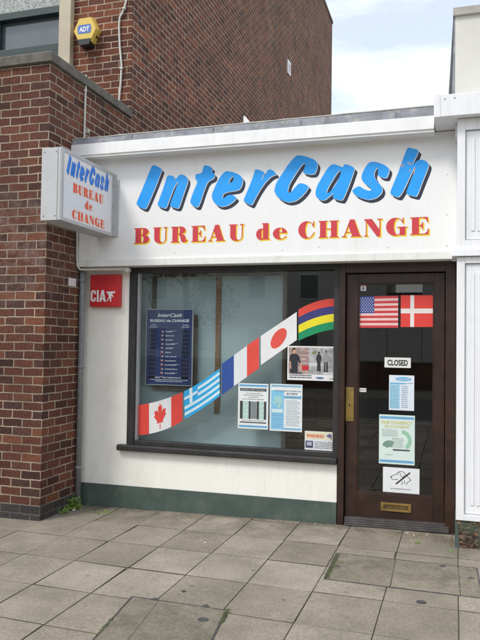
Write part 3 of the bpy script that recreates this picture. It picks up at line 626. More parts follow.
def row(seq, y0, y1):
    W_=sum(GM[c][0]+.14 for c in seq)-.14; k=(y1-y0)/W_; o=[];x=y0
    for c in seq: o.append((c,x,x+GM[c][0]*k)); x+=(GM[c][0]+.14)*k
    return o
for seq,y0,y1,z,h in (('BUREAU',-.872,-.355,2.803,.078),('de',-.672,-.548,2.702,.072),('CHANGE',-.875,-.325,2.583,.074)):
    for wd in row(seq,y0,y1):
        b=B(); fat(b,[wd],lambda y,t: onbox(y,z+h*t,.0014)); lt=obj('serif_letter',b,F(238,84,48),PS)
        b=B(); fat(b,[wd],lambda y,t: onbox(y+.005,z+h*t-.004,.0006)); obj('drop_shadow',b,F(246,190,110),lt)

# ================================================================== ALARM BOXES
A=thing('alarm_box','red square alarm box with white lettering and running figure on the white wall','alarm box',(.25,0,2.04))
b=B(); box(b,.097,.412,-.055,0,1.888,2.194,.008); obj('case',b,F(196,40,46,.35),A)
b=B()
for i in range(5): box(b,.15,.36,-.0565,-.0552,2.10+i*.014,2.104+i*.014)
obj('louvre',b,F(160,34,40),A)
b=B(); 
cl=[[(0,.2),(.08,.05),(.22,0),(.36,.05),(.42,.2),(.42,.36),(.27,.36),(.27,.2),(.22,.13),(.15,.2),(.15,.8),(.22,.87),(.27,.8),(.27,.66),(.42,.66),(.42,.8),(.36,.95),(.22,1),(.08,.95),(0,.8)],
    [(.5,0),(.65,0),(.65,1),(.5,1)],
    [(.7,0),(.85,0),(.89,.2),(1.02,.2),(1.06,0),(1.22,0),(1.05,1),(.87,1)],[(.91,.34),(1.0,.34),(.955,.66)]]
put(b,curve_mesh(cl),lambda x,z:(.108+x*.132,-.0568,1.936+z*.112)); obj('lettering',b,F(240,236,236),A)
b=B()
poly(b,disc(.357,2.028,.0095,n=12),-.0568)                                             # the little running figure
fig=[(.272,2.030),(.285,2.034),(.300,2.032),(.330,2.034),(.350,2.030),(.346,2.018),(.336,2.012),(.342,1.998),(.352,1.982),(.346,1.978),(.334,1.992),(.326,1.984),(.330,1.968),(.322,1.952),(.332,1.938),(.318,1.938),(.312,1.954),(.316,1.970),(.306,1.966),(.296,1.956),(.288,1.944),(.272,1.940),(.276,1.948),(.284,1.952),(.294,1.968),(.302,1.984),(.296,2.000),(.290,2.016),(.280,2.018)]
put(b,curve_mesh([fig]),lambda x,z:(x,-.0572,z)); obj('running_figure',b,F(240,236,236),A)

A=thing('alarm_box','yellow hexagonal alarm box with black base, high on the brick wall beside the white cable','alarm box',(-.53,.9,5.04))
hx=[(-.665,5.03),(-.60,5.165),(-.455,5.165),(-.39,5.03),(-.455,4.905),(-.60,4.905)]
b=B(); vs0=[b.verts.new((x,.80,z)) for x,z in hx]; c0=(-.5275,5.035)
vs1=[b.verts.new((c0[0]+(x-c0[0])*1.1,.835,c0[1]+(z-c0[1])*1.1)) for x,z in hx]; vs2=[b.verts.new((v.co.x,.9,v.co.z)) for v in vs1]
b.faces.new(vs0)
for P_,Q_ in ((vs0,vs1),(vs1,vs2)):
    for i in range(6): b.faces.new((P_[i],P_[(i+1)%6],Q_[(i+1)%6],Q_[i]))
obj('case',b,M['yellow'],A)
b=B(); prismY(b,[(-.61,4.925),(-.448,4.925),(-.465,4.86),(-.59,4.86)],.79,.9); obj('strobe_base',b,M['black'],A)
b=B(); poly(b,[(-.605,4.990),(-.46,4.990),(-.448,5.02),(-.448,5.06),(-.46,5.09),(-.605,5.09),(-.617,5.06),(-.617,5.02)],.7985); obj('badge',b,F(70,110,180),A)
b=B(); text(b,'ADT',-.532,5.012,.055,.797,w=.125,align='CENTER',bold=.03); obj('lettering',b,F(240,240,240),A)
b=B()
for i in range(6): box(b,-.414+i*.0,-.404,.845+i*.008,.848+i*.008,4.95,5.01)
obj('louvre',b,M['brassdark'],A)

# ================================================================== PIPES, CABLES
b=B(); tube(b,[(.034,-.088,.0),(.034,-.088,2.0),(.034,-.088,2.24)],.027,12)
for z in (.35,1.3,2.12): tube(b,[(.034,-.088,z),(.034,-.088,z+.035)],.031,12)
o=obj('drainpipe',b,M['pipe'],None,True); tag(o,'grey vertical drainpipe in the corner between brick pier and white wall','drainpipe')
b=B(); tube(b,[(.018,-.17,3.1),(.018,-.175,2.6),(.018,-.17,2.33),(.022,-.165,2.27),(.04,-.155,2.238),(.08,-.13,2.236),(.49,-.11,2.236),(.52,-.10,2.236)],.011,8)
prismY(b,disc(.505,2.228,.028,n=16),-.12,-.06)
o=obj('conduit',b,M['cable'],None,True); tag(o,'white conduit bending under the left end of the long sign, ending in a round box','conduit')
b=B(); tube(b,[(-.05,.885,6.2),(-.055,.885,5.5),(-.066,.885,5.344),(-.089,.885,5.25),(-.142,.885,5.16),(-.148,.885,5.05),(-.135,.885,4.85),(-.107,.885,4.62),(-.112,.885,4.45),(-.132,.885,4.185),(-.135,.885,4.12)],.011,8)
for z,x in ((5.25,-.089),(4.58,-.108)): box(b,x-.016,x+.016,.87,.9,z-.01,z+.01)
o=obj('cable',b,M['cable'],None,True); tag(o,'white wavy cable running down the upper brick wall right of the yellow alarm box','cable')
b=B(); tube(b,[(.012,-.07,4.13),(.012,-.075,3.9),(.012,-.078,3.48)],.010,8); box(b,.0,.02,-.09,-.06,3.97,3.99)
prismY(b,disc(.012,3.6,.022,n=14),-.03,-.01)
o=obj('thin_pipe',b,M['cable'],None); tag(o,'thin grey pipe standing against the brick ledge above the shop roof','pipe')
b=B(); box(b,0,.012,-.285,-.165,2.072,2.148,.003); o=obj('wall_plate',b,M['lightpanel'],None); tag(o,'small white plate on the brick pier beside the drainpipe top','plate')
b=B(); prismY(b,[(1.66,3.47),(1.73,3.47),(1.675,3.54),(1.66,3.545)],-.22,-.19); o=obj('roof_clip',b,M['lightpanel'],None); tag(o,'small white wedge standing on the lead edge of the shop roof','clip')

# ================================================================== RIGHT NEIGHBOUR
NB=thing('neighbour_building','white panelled pilaster and cornice of the next building, beige storey above and pebbly base','building',(3.8,0,0))
PXL=3.437; PXR=4.05; PYF=-.42
b=B(); hexa(b,[(PXL,-.41,-.1),(PXR,-.41,-.1),(PXR,.15,-.1),(PXL,.15,-.1),(PXL,-.41,.262),(PXR,-.41,.245),(PXR,.15,.24),(PXL,.15,.258)]); obj('pebbly_base',b,M['pebble'],NB)
b=B(); box(b,PXL-.006,PXL-.0005,-.405,.0,.0,.25); hexa(b,[(PXL-.006,-.416,.0),(PXL+.035,-.416,.0),(PXL+.035,-.411,.0),(PXL-.006,-.411,.0),(PXL-.006,-.416,.25),(PXL+.012,-.416,.24),(PXL+.012,-.411,.24),(PXL-.006,-.411,.25)]); obj('green_edge',b,M['green'],NB)
def pil(b,z0,z1,iz0,iz1,tilt=0):
    ix0,ix1=3.495,PXR-.06
    box(b,PXL,PXR,-.39,.15,z0,z1)                                  # core
    box(b,PXL,ix0,PYF,-.3903,z0,z1,.003); box(b,ix1,PXR,PYF,-.3903,z0,z1,.003)
    box(b,ix0,ix1,PYF+.0005,-.3903,z0,iz0,.003); box(b,ix0,ix1,PYF+.0005,-.3903,iz1,z1,.003)
    box(b,ix0+.008,ix1-.008,-.402,-.3903,iz0+.008,iz1-.008,.002)
    x=ix0+.045
    while x<ix1-.03:                                              # raised reeds with round ends
        box(b,x,x+.026,-.4075,-.4023,iz0+.07,iz1-.07,.004); x+=.043
b=B(); pil(b,.262,2.243,.305,2.195); obj('lower_pilaster',b,M['whitepil'],NB)
b=B(); box(b,PXL-.036,PXR+.03,PYF-.028,-.1,2.247,2.268,.003); box(b,PXL-.03,PXR+.024,PYF-.022,-.1,2.2685,2.30,.006); box(b,PXL-.012,PXR+.01,PYF-.008,-.1,2.3005,2.318,.003); obj('ledge_moulding',b,M['whitepil'],NB)
b=B(); pil(b,2.3185,3.303,2.37,3.215); obj('upper_pilaster',b,M['whitepil'],NB)
b=B(); box(b,3.267,6,-.5,-.0,3.307,3.474,.003); box(b,3.265,3.312,-.5035,-.5003,3.305,3.475,.001); obj('cornice',b,M['whitepil'],NB)
b=B(); box(b,3.421,PXR,-.3,.3,3.2,3.306); obj('cornice_soffit',b,M['trim'],NB)
b=B(); 
for x,z in ((3.345,3.44),(3.415,3.442)): prismY(b,disc(x,z,.006,n=8),-.5035,-.5)
obj('cornice_screw',b,M['coping_pale'],NB)
b=B(); box(b,3.418,7,-.1,4,3.4745,4.25); obj('upper_wall',b,M['beige'],NB)
b=B(); box(b,3.40,7,-.125,4,4.2505,4.315,.004); obj('upper_coping',b,M['coping_pale'],NB)
b=B(); hexa(b,[(3.36,-.098,3.4745),(3.392,-.098,3.4745),(3.392,3.9,3.4745),(3.36,3.9,3.4745),(3.402,-.098,4.25),(3.408,-.098,4.25),(3.408,3.9,4.25),(3.402,3.9,4.25)]); obj('side_flashing',b,M['leaddark'],NB)
b=B(); hexa(b,[(3.3925,-.099,3.4745),(3.4175,-.099,3.4745),(3.4175,3.9,3.4745),(3.3925,3.9,3.4745),(3.4085,-.099,4.25),(3.4175,-.099,4.25),(3.4175,3.9,4.25),(3.4085,3.9,4.25)]); obj('corner_strip',b,M['lead'],NB)
b=B(); box(b,PXR,7,-.3,.2,-.1,3.3); obj('front_wall',b,M['render'],NB)
b=B(); box(b,X1+.011,3.436,-.002,.15,.0,3.3); obj('party_strip',b,M['wood'],NB)

# ================================================================== FLAG STICKERS
GYW=.0630      # just in front of the window glass
GYD=.0512      # just in front of the door glass
def ribbon(tl,tr,br,bl,st=0,sb=0):
    def f(u,v):
        x=(tl[0]*(1-u)+tr[0]*u)*v+(bl[0]*(1-u)+br[0]*u)*(1-v)
        zt=tl[1]*(1-u)+tr[1]*u+st*4*u*(1-u); zb=bl[1]*(1-u)+br[1]*u+sb*4*u*(1-u)
        return x, zt*v+zb*(1-v)
    return f
def patch(bm,f,u0,u1,v0,v1,y,mi=0,n=10):
    lo=[bm.verts.new((f(u0+(u1-u0)*i/n,v0)[0],y,f(u0+(u1-u0)*i/n,v0)[1])) for i in range(n+1)]
    hi=[bm.verts.new((f(u0+(u1-u0)*i/n,v1)[0],y,f(u0+(u1-u0)*i/n,v1)[1])) for i in range(n+1)]
    for i in range(n): bm.faces.new((lo[i],lo[i+1],hi[i+1],hi[i])).material_index=mi
def flagthing(f,label,y,g='flag stickers in the window and door'):
    x,z=f(.5,.5); return thing('flag_sticker',label,'flag sticker',(x,y,z),g)
WHT=F(226,226,226); RED=F(222,72,62)
# Canada
f=ribbon((.572,.964),(1.018,1.103),(1.022,.835),(.58,.682),-.018,-.028)
T=flagthing(f,'red and white maple leaf flag sticker, lowest of the row climbing the window',GYW)
b=B(); patch(b,f,0,1,0,1,GYW); obj('white_field',b,WHT,T)
for u0,u1 in ((0,.245),(.75,1)): b=B(); patch(b,f,u0,u1,0,1,GYW-.0008); obj('red_band',b,RED,T)
leaf=[(.5,.93),(.455,.80),(.40,.84),(.425,.62),(.345,.74),(.33,.68),(.235,.70),(.27,.56),(.225,.52),(.37,.34),(.355,.26),(.485,.29),(.478,.08),(.522,.08),(.515,.29),(.645,.26),(.63,.34),(.775,.52),(.73,.56),(.765,.70),(.67,.68),(.655,.74),(.575,.62),(.60,.84),(.545,.80)]
b=B(); put(b,curve_mesh([[(a,c) for a,c in leaf]]),lambda u,v:(f(.245+.505*u,v)[0],GYW-.0008,f(.245+.505*u,v)[1])); obj('maple_leaf',b,RED,T)
# Greece
f=ribbon((1.033,1.109),(1.378,1.330),(1.383,1.079),(1.045,.856),-.012,-.010)
T=flagthing(f,'light blue and white striped flag sticker with a white cross in its corner',GYW)
b=B(); patch(b,f,0,1,0,1,GYW); obj('white_field',b,F(214,236,244),T)
b=B()
for i in range(5):
    v1=1-i*2/9; v0=v1-1/9
    patch(b,f,.385 if i<3 else 0,1,v0,v1,GYW-.0008)
patch(b,f,0,.385,4/9+.0005,1,GYW-.0008); obj('blue_stripe',b,F(48,170,228),T)
b=B(); patch(b,f,.155,.235,4/9,1,GYW-.0016); patch(b,f,0,.155,.68,.77,GYW-.0016); patch(b,f,.235,.385,.68,.77,GYW-.0016); obj('white_cross',b,F(226,238,244),T)
# France
f=ribbon((1.398,1.371),(1.747,1.621),(1.751,1.343),(1.403,1.089))
T=flagthing(f,'blue, white and red upright striped flag sticker on the window',GYW)
for u0,u1,c,nm in ((0,.33,F(48,80,152),'blue_band'),(.33,.68,F(220,224,226),'white_band'),(.68,1,F(222,78,66),'red_band')):
    b=B(); patch(b,f,u0,u1,0,1,GYW); obj(nm,b,c,T)
# Japan
f=ribbon((1.764,1.631),(2.091,1.847),(2.094,1.599),(1.768,1.371))
T=flagthing(f,'white flag sticker with a red disc on the window',GYW)
b=B(); patch(b,f,0,1,0,1,GYW); obj('white_field',b,F(228,228,228),T)
b=B(); put(b,curve_mesh([[(.5+.225*math.cos(2*math.pi*i/40),.5+.30*math.sin(2*math.pi*i/40)) for i in range(40)]]),lambda u,v:(f(u,v)[0],GYW-.0008,f(u,v)[1])); obj('red_disc',b,F(222,82,70),T)
# Mauritius
f=ribbon((2.106,1.868),(2.440,1.965),(2.443,1.699),(2.110,1.592),.024,.016)
T=flagthing(f,'red, blue, yellow and green striped flag sticker, topmost on the window',GYW)
for v,c,nm in ((.75,F(222,74,60),'red_band'),(.5,F(58,58,118),'blue_band'),(.25,F(232,216,40),'yellow_band'),(0,F(22,142,92),'green_band')):
    b=B(); patch(b,f,0,1,v,v+.25,GYW); obj(nm,b,c,T)
# United States
f=ribbon((2.640,1.978),(2.967,1.985),(2.968,1.713),(2.640,1.711))
T=flagthing(f,'red and white striped flag sticker with white stars on blue, on the door',GYD)
b=B(); patch(b,f,0,1,0,1,GYD,n=1); obj('white_field',b,F(232,196,192),T)
b=B()
for i in range(7):
    v1=1-i*2/13; patch(b,f,.39 if i<4 else 0,1,v1-1/13,v1,GYD-.0008,n=1)
obj('red_stripe',b,F(200,62,66),T)
b=B(); patch(b,f,0,.39,6/13,1,GYD-.0008,n=1); ca=obj('blue_canton',b,F(52,70,140),T)
b=B()
for r_ in range(9):
    for c_ in range(6 if r_%2==0 else 5):
        u=.39*((c_*2+1+(r_%2))/12); v=1-(7/13)*((r_+1)/10)
        x,z=f(u,v); poly(b,[(x+(.0062 if k%2==0 else .0028)*math.sin(k*math.pi/5),z+(.0062 if k%2==0 else .0028)*math.cos(k*math.pi/5)) for k in range(10)],GYD-.0016)
obj('star',b,F(225,225,235),ca)
# Denmark
f=ribbon((2.989,1.988),(3.250,1.986),(3.250,1.722),(2.989,1.720))
T=flagthing(f,'red flag sticker with a white cross at the top right of the door glass',GYD)
b=B(); patch(b,f,0,1,0,1,GYD,n=1); obj('red_field',b,F(222,66,58),T)
b=B(); patch(b,f,.30,.42,0,1,GYD-.0008,n=1); patch(b,f,0,.30,.43,.58,GYD-.0008,n=1); patch(b,f,.42,1,.43,.58,GYD-.0008,n=1); obj('white_cross',b,F(228,222,218),T)

# ================================================================== NOTICES
def notice(name,label,cat,x0,x1,z0,z1,y,m,group=None,th=.0008,skew=(0,0),base='paper'):
    T=thing(name,label,cat,((x0+x1)/2,y,z0),group)
    b=B(); box(b,x0,x1,y-th,y,z0,z1); obj(base,b,m,T); return T
PAP=F(224,228,228); BLU=F(92,160,206); SKY=F(140,200,228); DRK=F(60,66,70); GRY=F(150,152,156); PALE=F(200,214,222)
def part(T,nm,m,y,rects=(),extra=None):
    o=None
    for r_ in rects: b=B(); rect(b,*r_,y); o=obj(nm,b,m,T)
    if extra: b=B(); extra(b,y); o=obj(nm,b,m,T)
    return o
# exchange rate board
T=thing('rate_board','dark blue exchange rate board with white heading and rows of currencies behind the glass','notice board',(.84,.16,1.16))
X0,X1b,Zb,Zt=.604,1.072,1.160,1.872
b=B(); box(b,X0,X1b,.150,.165,Zb,Zt,.002); obj('board',b,F(44,60,112,.4),T)
b=B(); 
for a in ((X0-.006,X0,Zb-.006,Zt+.006),(X1b,X1b+.006,Zb-.006,Zt+.006),(X0,X1b,Zt,Zt+.006),(X0,X1b,Zb-.006,Zb)): box(b,a[0],a[1],.146,.166,a[2],a[3])
obj('board_frame',b,M['alu'],T)
b=B(); box(b,.66,.68,.16,.24,1.5,1.52); box(b,1.0,1.02,.16,.24,1.5,1.52); box(b,.655,1.1,.205,.222,1.10,1.82); obj('bracket_and_shadow',b,M['darktimber'],T)  # two small brackets, plus a dark panel standing in for the board's cast shadow
yb=.1490
b=B(); text(b,'InterCash',.838,1.803,.036,yb,w=.25,align='CENTER',bold=.02,shear=.35); text(b,'BUREAU de CHANGE',.838,1.755,.026,yb,w=.40,align='CENTER',bold=.03)
text(b,'WE BUY',.675,1.722,.010,yb,w=.06,align='CENTER',bold=.02); text(b,'NOTES AT',.675,1.702,.010,yb,w=.09,align='CENTER',bold=.02)
text(b,'WE SELL',1.005,1.722,.010,yb,w=.06,align='CENTER',bold=.02); text(b,'NOTES AT',1.005,1.702,.010,yb,w=.08,align='CENTER',bold=.02)
obj('heading',b,F(240,244,250),T)
rr=random.Random(5)
names=[.07,.09,.08,.10,.07,.06,.12,.11,.12,.13,.10,.05]
b=B(); b2=B(); b3=B(); b4=B(); b5=B()
for i,w in enumerate(names):
    z=1.655-i*.0395
    smear(b,.80,.80+w,z+.003,.009,yb,rnd=rr)
    if i in(0,3,4,8,10): smear(b,.80+w*.7,.80+w+.03,z+.012,.004,yb,rnd=rr)
    x=.755; (rect(b2,x,x+.024,z,z+.008,yb), rect(b3,x,x+.024,z+.008,z+.017,yb)) if i%3 else (rect(b2,x,x+.012,z,z+.016,yb), rect(b3,x+.012,x+.024,z,z+.016,yb))
    rect(b4,.63,.70,z-.004,z+.022,yb); rect(b4,.965,1.045,z-.004,z+.022,yb)
smear(b,.63,1.05,1.222,.010,yb,rnd=rr); smear(b,.65,1.03,1.203,.006,yb,rnd=rr); smear(b,.70,.98,1.188,.006,yb,rnd=rr)
obj('small_print',b,F(225,230,240),T); o=obj('currency_flag',b2,F(210,80,80),T); tag(o,'red halves of the small flags'); obj('currency_flag',b3,F(205,210,218),T); obj('rate_slot',b4,F(24,32,56),T); b5.free()
# notice with bank note pictures (left of the pair)
y=GYW; T=notice('notice','white notice with black panels and bank note pictures, left of the window pair','notice',1.560,1.841,.798,1.203,y,PAP)
y-=.0016
part(T,'blue_band',BLU,y,[(1.57,1.832,1.176,1.192),(1.57,1.832,.812,.828)])
part(T,'black_panel',DRK,y,[(1.578,1.824,1.135,1.160),(1.578,1.605,.885,1.045),(1.66,1.680,.885,1.045),(1.735,1.757,.885,1.045),(1.802,1.824,.885,1.045),(1.578,1.824,.850,.860)])
part(T,'bank_note',F(176,206,196),y,[(1.607,1.658,.888+i*.04,.923+i*.04) for i in range(4)]+[(1.759,1.800,.888+i*.04,.923+i*.04) for i in range(4)])
part(T,'coin_column',F(140,146,150),y,[(1.682,1.733,.888,1.042)])
b=B(); text(b,'NOTES THAT WE BUY',1.701,1.141,.012,y-.0008,w=.22,align='CENTER'); obj('heading',b,F(225,225,225),T)
b=B(); rr=random.Random(9)
for z,a,c in ((1.112,1.64,1.77),(1.095,1.61,1.80),(1.078,1.66,1.75),(1.06,1.60,1.80),(.87,1.60,1.81)): smear(b,a,c,z,.006,y,rnd=rr)
for i in range(11): smear(b,1.684,1.731,.892+i*.0138,.006,y-.0008,rnd=rr)
obj('small_print',b,F(120,126,120),T)
# right sheet of the pair
y=GYW; T=notice('notice','pale blue and white notice with a map pattern, right of the two low window sheets','notice',1.857,2.150,.792,1.207,y,PAP)
y-=.0016
part(T,'blue_column',F(128,192,226),y,[(1.868,1.985,.806,1.150)])
part(T,'blue_band',F(120,176,206),y,[(1.868,2.14,1.182,1.198),(1.986,2.14,.806,.822),(1.975+.012,2.142,1.080,1.105)])
part(T,'pale_column',F(205,224,224),y-.0008,[(1.875,1.975,.955,.985)])
b=B(); text(b,'BUY BACK',2.06,1.117,.014,y-.0008,w=.10,align='CENTER',bold=.02); obj('heading',b,F(40,50,70),T)
b=B(); rr=random.Random(12); smear(b,1.90,2.135,1.142,.010,y-.0008,rnd=rr); smear(b,2.0,2.13,1.088,.008,y-.0008,rnd=rr)
for z in (.94,.925,.905,.89,.872,.85,.83): smear(b,1.878,1.975,z,.005,y-.0008,rnd=rr)
for i in range(17): smear(b,2.0+.01*(i%2),2.13-.02*(i%3==0),1.060-i*.0135,.004,y-.0008,rnd=rr)
obj('small_print',b,F(130,150,168),T)
b=B()
for cx,cz,r_ in ((1.93,1.07,.035),(1.955,1.045,.022),(1.905,1.04,.02),(1.94,1.01,.02)):
    poly(b,[(cx+r_*math.cos(t)*(1+.25*math.sin(3*t)),cz+r_*math.sin(t)*(1+.2*math.cos(5*t))) for t in [2*math.pi*k/20 for k in range(20)]],y-.0008-.0004*(r_<.03)-.0003*(r_<.021)-.0002*(cx<1.91))
obj('map_blot',b,F(158,204,206),T)
# photo poster
y=GYW; T=notice('photo_poster','poster with two photographs of people and a line of print, under the four coloured flag','poster',2.012,2.432,1.246,1.546,y,F(226,226,224))
y-=.0016
part(T,'left_photo',mat('left photo print',lin((172,150,144)),.5,.5,22),y,[(2.024,2.205,1.300,1.534)])
part(T,'right_photo',mat('right photo print',lin((170,172,172)),.5,.45,18),y,[(2.2052,2.42,1.300,1.534)])
part(T,'shelf',F(150,124,120),y-.0006,[(2.10,2.2045,1.372+.035*i,1.386+.035*i) for i in range(4)]+[(2.17,2.2045,1.514,1.53)])
part(T,'railing',F(120,120,122),y-.0006,[(2.235+.02*i,2.240+.02*i,1.30,1.37) for i in range(4)]+[(2.385+.012*i,2.389+.012*i,1.33,1.45) for i in range(3)])
part(T,'counter_top',F(206,206,206),y-.0006,[(2.206,2.31,1.375,1.40),(2.33,2.42,1.302,1.32)])
part(T,'red_goods',F(196,44,50),y-.0012,[(2.145,2.204,1.335,1.375)])
part(T,'leaf_clump',F(120,130,84),y-.0012,extra=lambda b,y: poly(b,disc(2.25,1.49,.020,.014,14),y))
def fig_(b,y): 
    poly(b,[(2.035,1.312),(2.034,1.40),(2.030,1.415),(2.032,1.460),(2.052,1.478),(2.092,1.478),(2.118,1.458),(2.132,1.40),(2.118,1.395),(2.105,1.425),(2.106,1.312)],y)
part(T,'black_shirt',F(44,46,54),y-.0018,extra=fig_)
part(T,'face',F(196,150,128),y-.0024,extra=lambda b,y:(poly(b,disc(2.072,1.500,.017,.024,16),y),poly(b,[(2.118,1.394),(2.131,1.399),(2.150,1.352),(2.138,1.345)],y),poly(b,[(2.032,1.412),(2.043,1.412),(2.050,1.345),(2.038,1.345)],y)))
part(T,'hair',F(40,30,28),y-.003,extra=lambda b,y:poly(b,[(2.050,1.498),(2.052,1.520),(2.066,1.530),(2.082,1.527),(2.088,1.512),(2.074,1.515),(2.060,1.512),(2.056,1.497)],y))
part(T,'standing_figure',F(50,50,54),y-.0018,extra=lambda b,y:(poly(b,[(2.280,1.33),(2.278,1.40),(2.268,1.44),(2.278,1.475),(2.305,1.478),(2.318,1.45),(2.308,1.40),(2.310,1.33)],y),poly(b,disc(2.293,1.490,.009,.012,12),y)))
part(T,'standing_figure',F(150,150,152),y-.0018,extra=lambda b,y:(poly(b,[(2.334,1.41),(2.330,1.46),(2.345,1.492),(2.370,1.492),(2.382,1.46),(2.378,1.41)],y),))
part(T,'trousers',F(52,54,60),y-.0018,[(2.338,2.352,1.322,1.4095),(2.358,2.374,1.322,1.4095)])
part(T,'head',F(110,92,84),y-.0024,extra=lambda b,y:poly(b,disc(2.357,1.504,.009,.012,12),y))
b=B(); rr=random.Random(4); smear(b,2.045,2.15,1.303,.012,y-.003,rnd=rr); smear(b,2.03,2.23,1.284,.009,y,rnd=rr); smear(b,2.03,2.23,1.265,.010,y,rnd=rr); smear(b,2.39,2.42,1.262,.006,y,rnd=rr)
obj('small_print',b,F(70,74,92),T)
part(T,'logo_oval',F(70,110,160),y,extra=lambda b,y: poly(b,disc(2.305,1.270,.036,.009,20),y))
# warning sticker
y=GYW; T=notice('warning_sticker','cream and white sticker reading WARNING! at the bottom right corner of the window','sticker',2.176,2.430,.643,.806,y,F(222,224,226))
y-=.0016
part(T,'cream_band',F(222,218,190),y,[(2.180,2.426,.735,.802)])
b=B(); text(b,'WARNING!',2.19,.752,.030,y-.0008,w=.155,bold=.03); obj('heading',b,F(214,90,50),T)
part(T,'camera_mark',F(112,104,150),y-.0008,extra=lambda b,y:(poly(b,[(2.362,.770),(2.392,.790),(2.414,.783),(2.412,.757),(2.385,.757)],y),poly(b,[(2.396,.7565),(2.412,.7565),(2.412,.738)],y)))
part(T,'square_badge',F(74,74,104),y,[(2.183,2.250,.660,.722)])
part(T,'badge_face',F(176,176,200),y-.0008,[(2.196,2.238,.680,.712)])
b=B(); rr=random.Random(14)
for i in range(5): smear(b,2.262,2.422,.712-i*.013,.006,y,rnd=rr)
obj('small_print',b,F(96,98,112),T)
# door notices
y=GYD; T=notice('closed_sign','white sign reading CLOSED on the door glass','sign',2.858,3.074,1.377,1.462,y,F(226,226,222))
b=B(); text(b,'CLOSED',2.966,1.396,.048,y-.0016,w=.168,align='CENTER',bold=.035); obj('lettering',b,F(40,40,42),T)
T=notice('price_sheet','pale blue sheet with two columns of figures under the CLOSED sign on the door','notice',2.897,3.103,1.020,1.314,y,F(218,226,236)); yy=y-.0016
part(T,'blue_column',F(158,206,228),yy,[(2.903,2.985,1.035,1.236)])
part(T,'blue_heading',F(84,170,214),yy,[(2.905,3.035,1.240,1.250)],extra=lambda b,y: poly(b,disc(3.015,1.283,.065,.016,24),y))
b=B(); text(b,'InterCash',3.015,1.277,.015,yy-.0008,w=.10,align='CENTER',shear=.3,bold=.02); obj('heading',b,F(215,230,240),T)
b=B(); rr=random.Random(2)
for i in range(12): smear(b,2.908,2.978,1.045+i*.0158,.005,yy-.0008,rnd=rr); smear(b,3.0,3.05,1.045+i*.0158,.005,yy-.0008,rnd=rr)
smear(b,3.04,3.095,1.245,.006,yy,rnd=rr)
obj('small_print',b,F(120,150,172),T)
T=notice('offer_poster','pale green poster with yellow heading, fanned bank notes and a pen on the door glass','poster',2.817,3.110,.568,.980,y,F(212,228,222)); yy=y-.0016
part(T,'blue_band',F(104,166,208),yy,[(2.824,3.103,.946,.966),(2.824,3.103,.582,.602)])
part(T,'white_border',F(228,234,234),yy,[(2.824,3.103,.606,.612),(2.824,3.103,.934,.940)])
b=B(); text(b,'FREE CURRENCY',2.963,.905,.024,yy-.0008,w=.255,align='CENTER',bold=.02); text(b,'ON A SUNDAY?',2.963,.872,.024,yy-.0008,w=.205,align='CENTER',bold=.02); obj('heading',b,F(214,202,128),T)
b=B(); rr=random.Random(6)
for i in range(5): smear(b,2.842,2.97,.852-i*.013,.005,yy,rnd=rr)
for i in range(7): smear(b,2.925,3.02,.782-i*.012,.005,yy,rnd=rr)
smear(b,2.87,2.93,.642,.006,yy,rnd=rr)
obj('small_print',b,F(150,158,152),T)
def fan(b,y):
    for i in range(5):
        a=R(30+i*22); c,s=math.cos(a),math.sin(a); ox,oz=2.902,.705
        P_=[(.01,-.014),(.075,-.018),(.075,.018),(.01,.014)]
        poly(b,[(ox+px*c*-1*.8-pz*s*.8,oz+px*s*.8-pz*c*.8) for px,pz in P_],y-.0003*i)
part(T,'bank_note_fan',F(120,150,136),yy,extra=fan)
def arcg(b,y):
    cx,cz=3.0,.77
    for i in range(6):
        a=R(75-i*24); r0,r1=.055,.088; d=R(11)
        poly(b,[(cx+r0*math.cos(a-d),cz+r0*math.sin(a-d)),(cx+r1*math.cos(a-d),cz+r1*math.sin(a-d)),(cx+r1*math.cos(a+d),cz+r1*math.sin(a+d)),(cx+r0*math.cos(a+d),cz+r0*math.sin(a+d))],y)
part(T,'bank_note_arc',F(150,196,168),yy,extra=arcg)
b=B(); box(b,2.932,3.07,yy-.002,yy,.684,.694); obj('pen',b,F(66,60,64),T)
T=notice('dog_notice','white notice with a black crossed out dog head, lowest on the door glass','notice',2.852,3.150,.333,.541,y,F(228,230,232)); yy=y-.0016
def line(b,pts,w,y):
    for i in range(len(pts)-1):
        (x0,z0),(x1,z1)=pts[i],pts[i+1]; d=math.hypot(x1-x0,z1-z0) or 1; nx,nz=-(z1-z0)/d*w/2,(x1-x0)/d*w/2
        poly(b,[(x0+nx,z0+nz),(x0-nx,z0-nz),(x1-nx,z1-nz),(x1+nx,z1+nz)],y-.00012*(i%2))
def dog(b,y):   # head in profile facing left, floppy ear, neck
    line(b,[(2.926,.468),(2.944,.478),(2.962,.486),(2.972,.500),(2.990,.510),(3.012,.511),(3.030,.502),(3.040,.487),(3.054,.470),(3.068,.457),(3.082,.446),(3.070,.436),(3.055,.427),(3.048,.414),(3.042,.404)],.0042,y)
    line(b,[(2.926,.468),(2.917,.460),(2.921,.446),(2.938,.442),(2.955,.440),(2.968,.446),(2.973,.438)],.0040,y)
    line(b,[(2.985,.505),(2.996,.492),(3.000,.474),(3.010,.462),(3.022,.470),(3.030,.488)],.0036,y)
    line(b,[(3.008,.430),(3.012,.416),(3.004,.402)],.004,y); line(b,[(3.026,.440),(3.032,.424),(3.026,.410)],.004,y)
    poly(b,disc(2.921,.463,.0065,.0055,10),y-.0004); poly(b,disc(2.975,.485,.0038,.0038,10),y-.0004)
part(T,'dog_drawing',F(30,30,32),yy,extra=dog)
part(T,'crossing_bar',F(30,30,32),yy-.0008,extra=lambda b,y: poly(b,[(2.955,.408),(2.962,.400),(3.078,.503),(3.071,.511)],y))
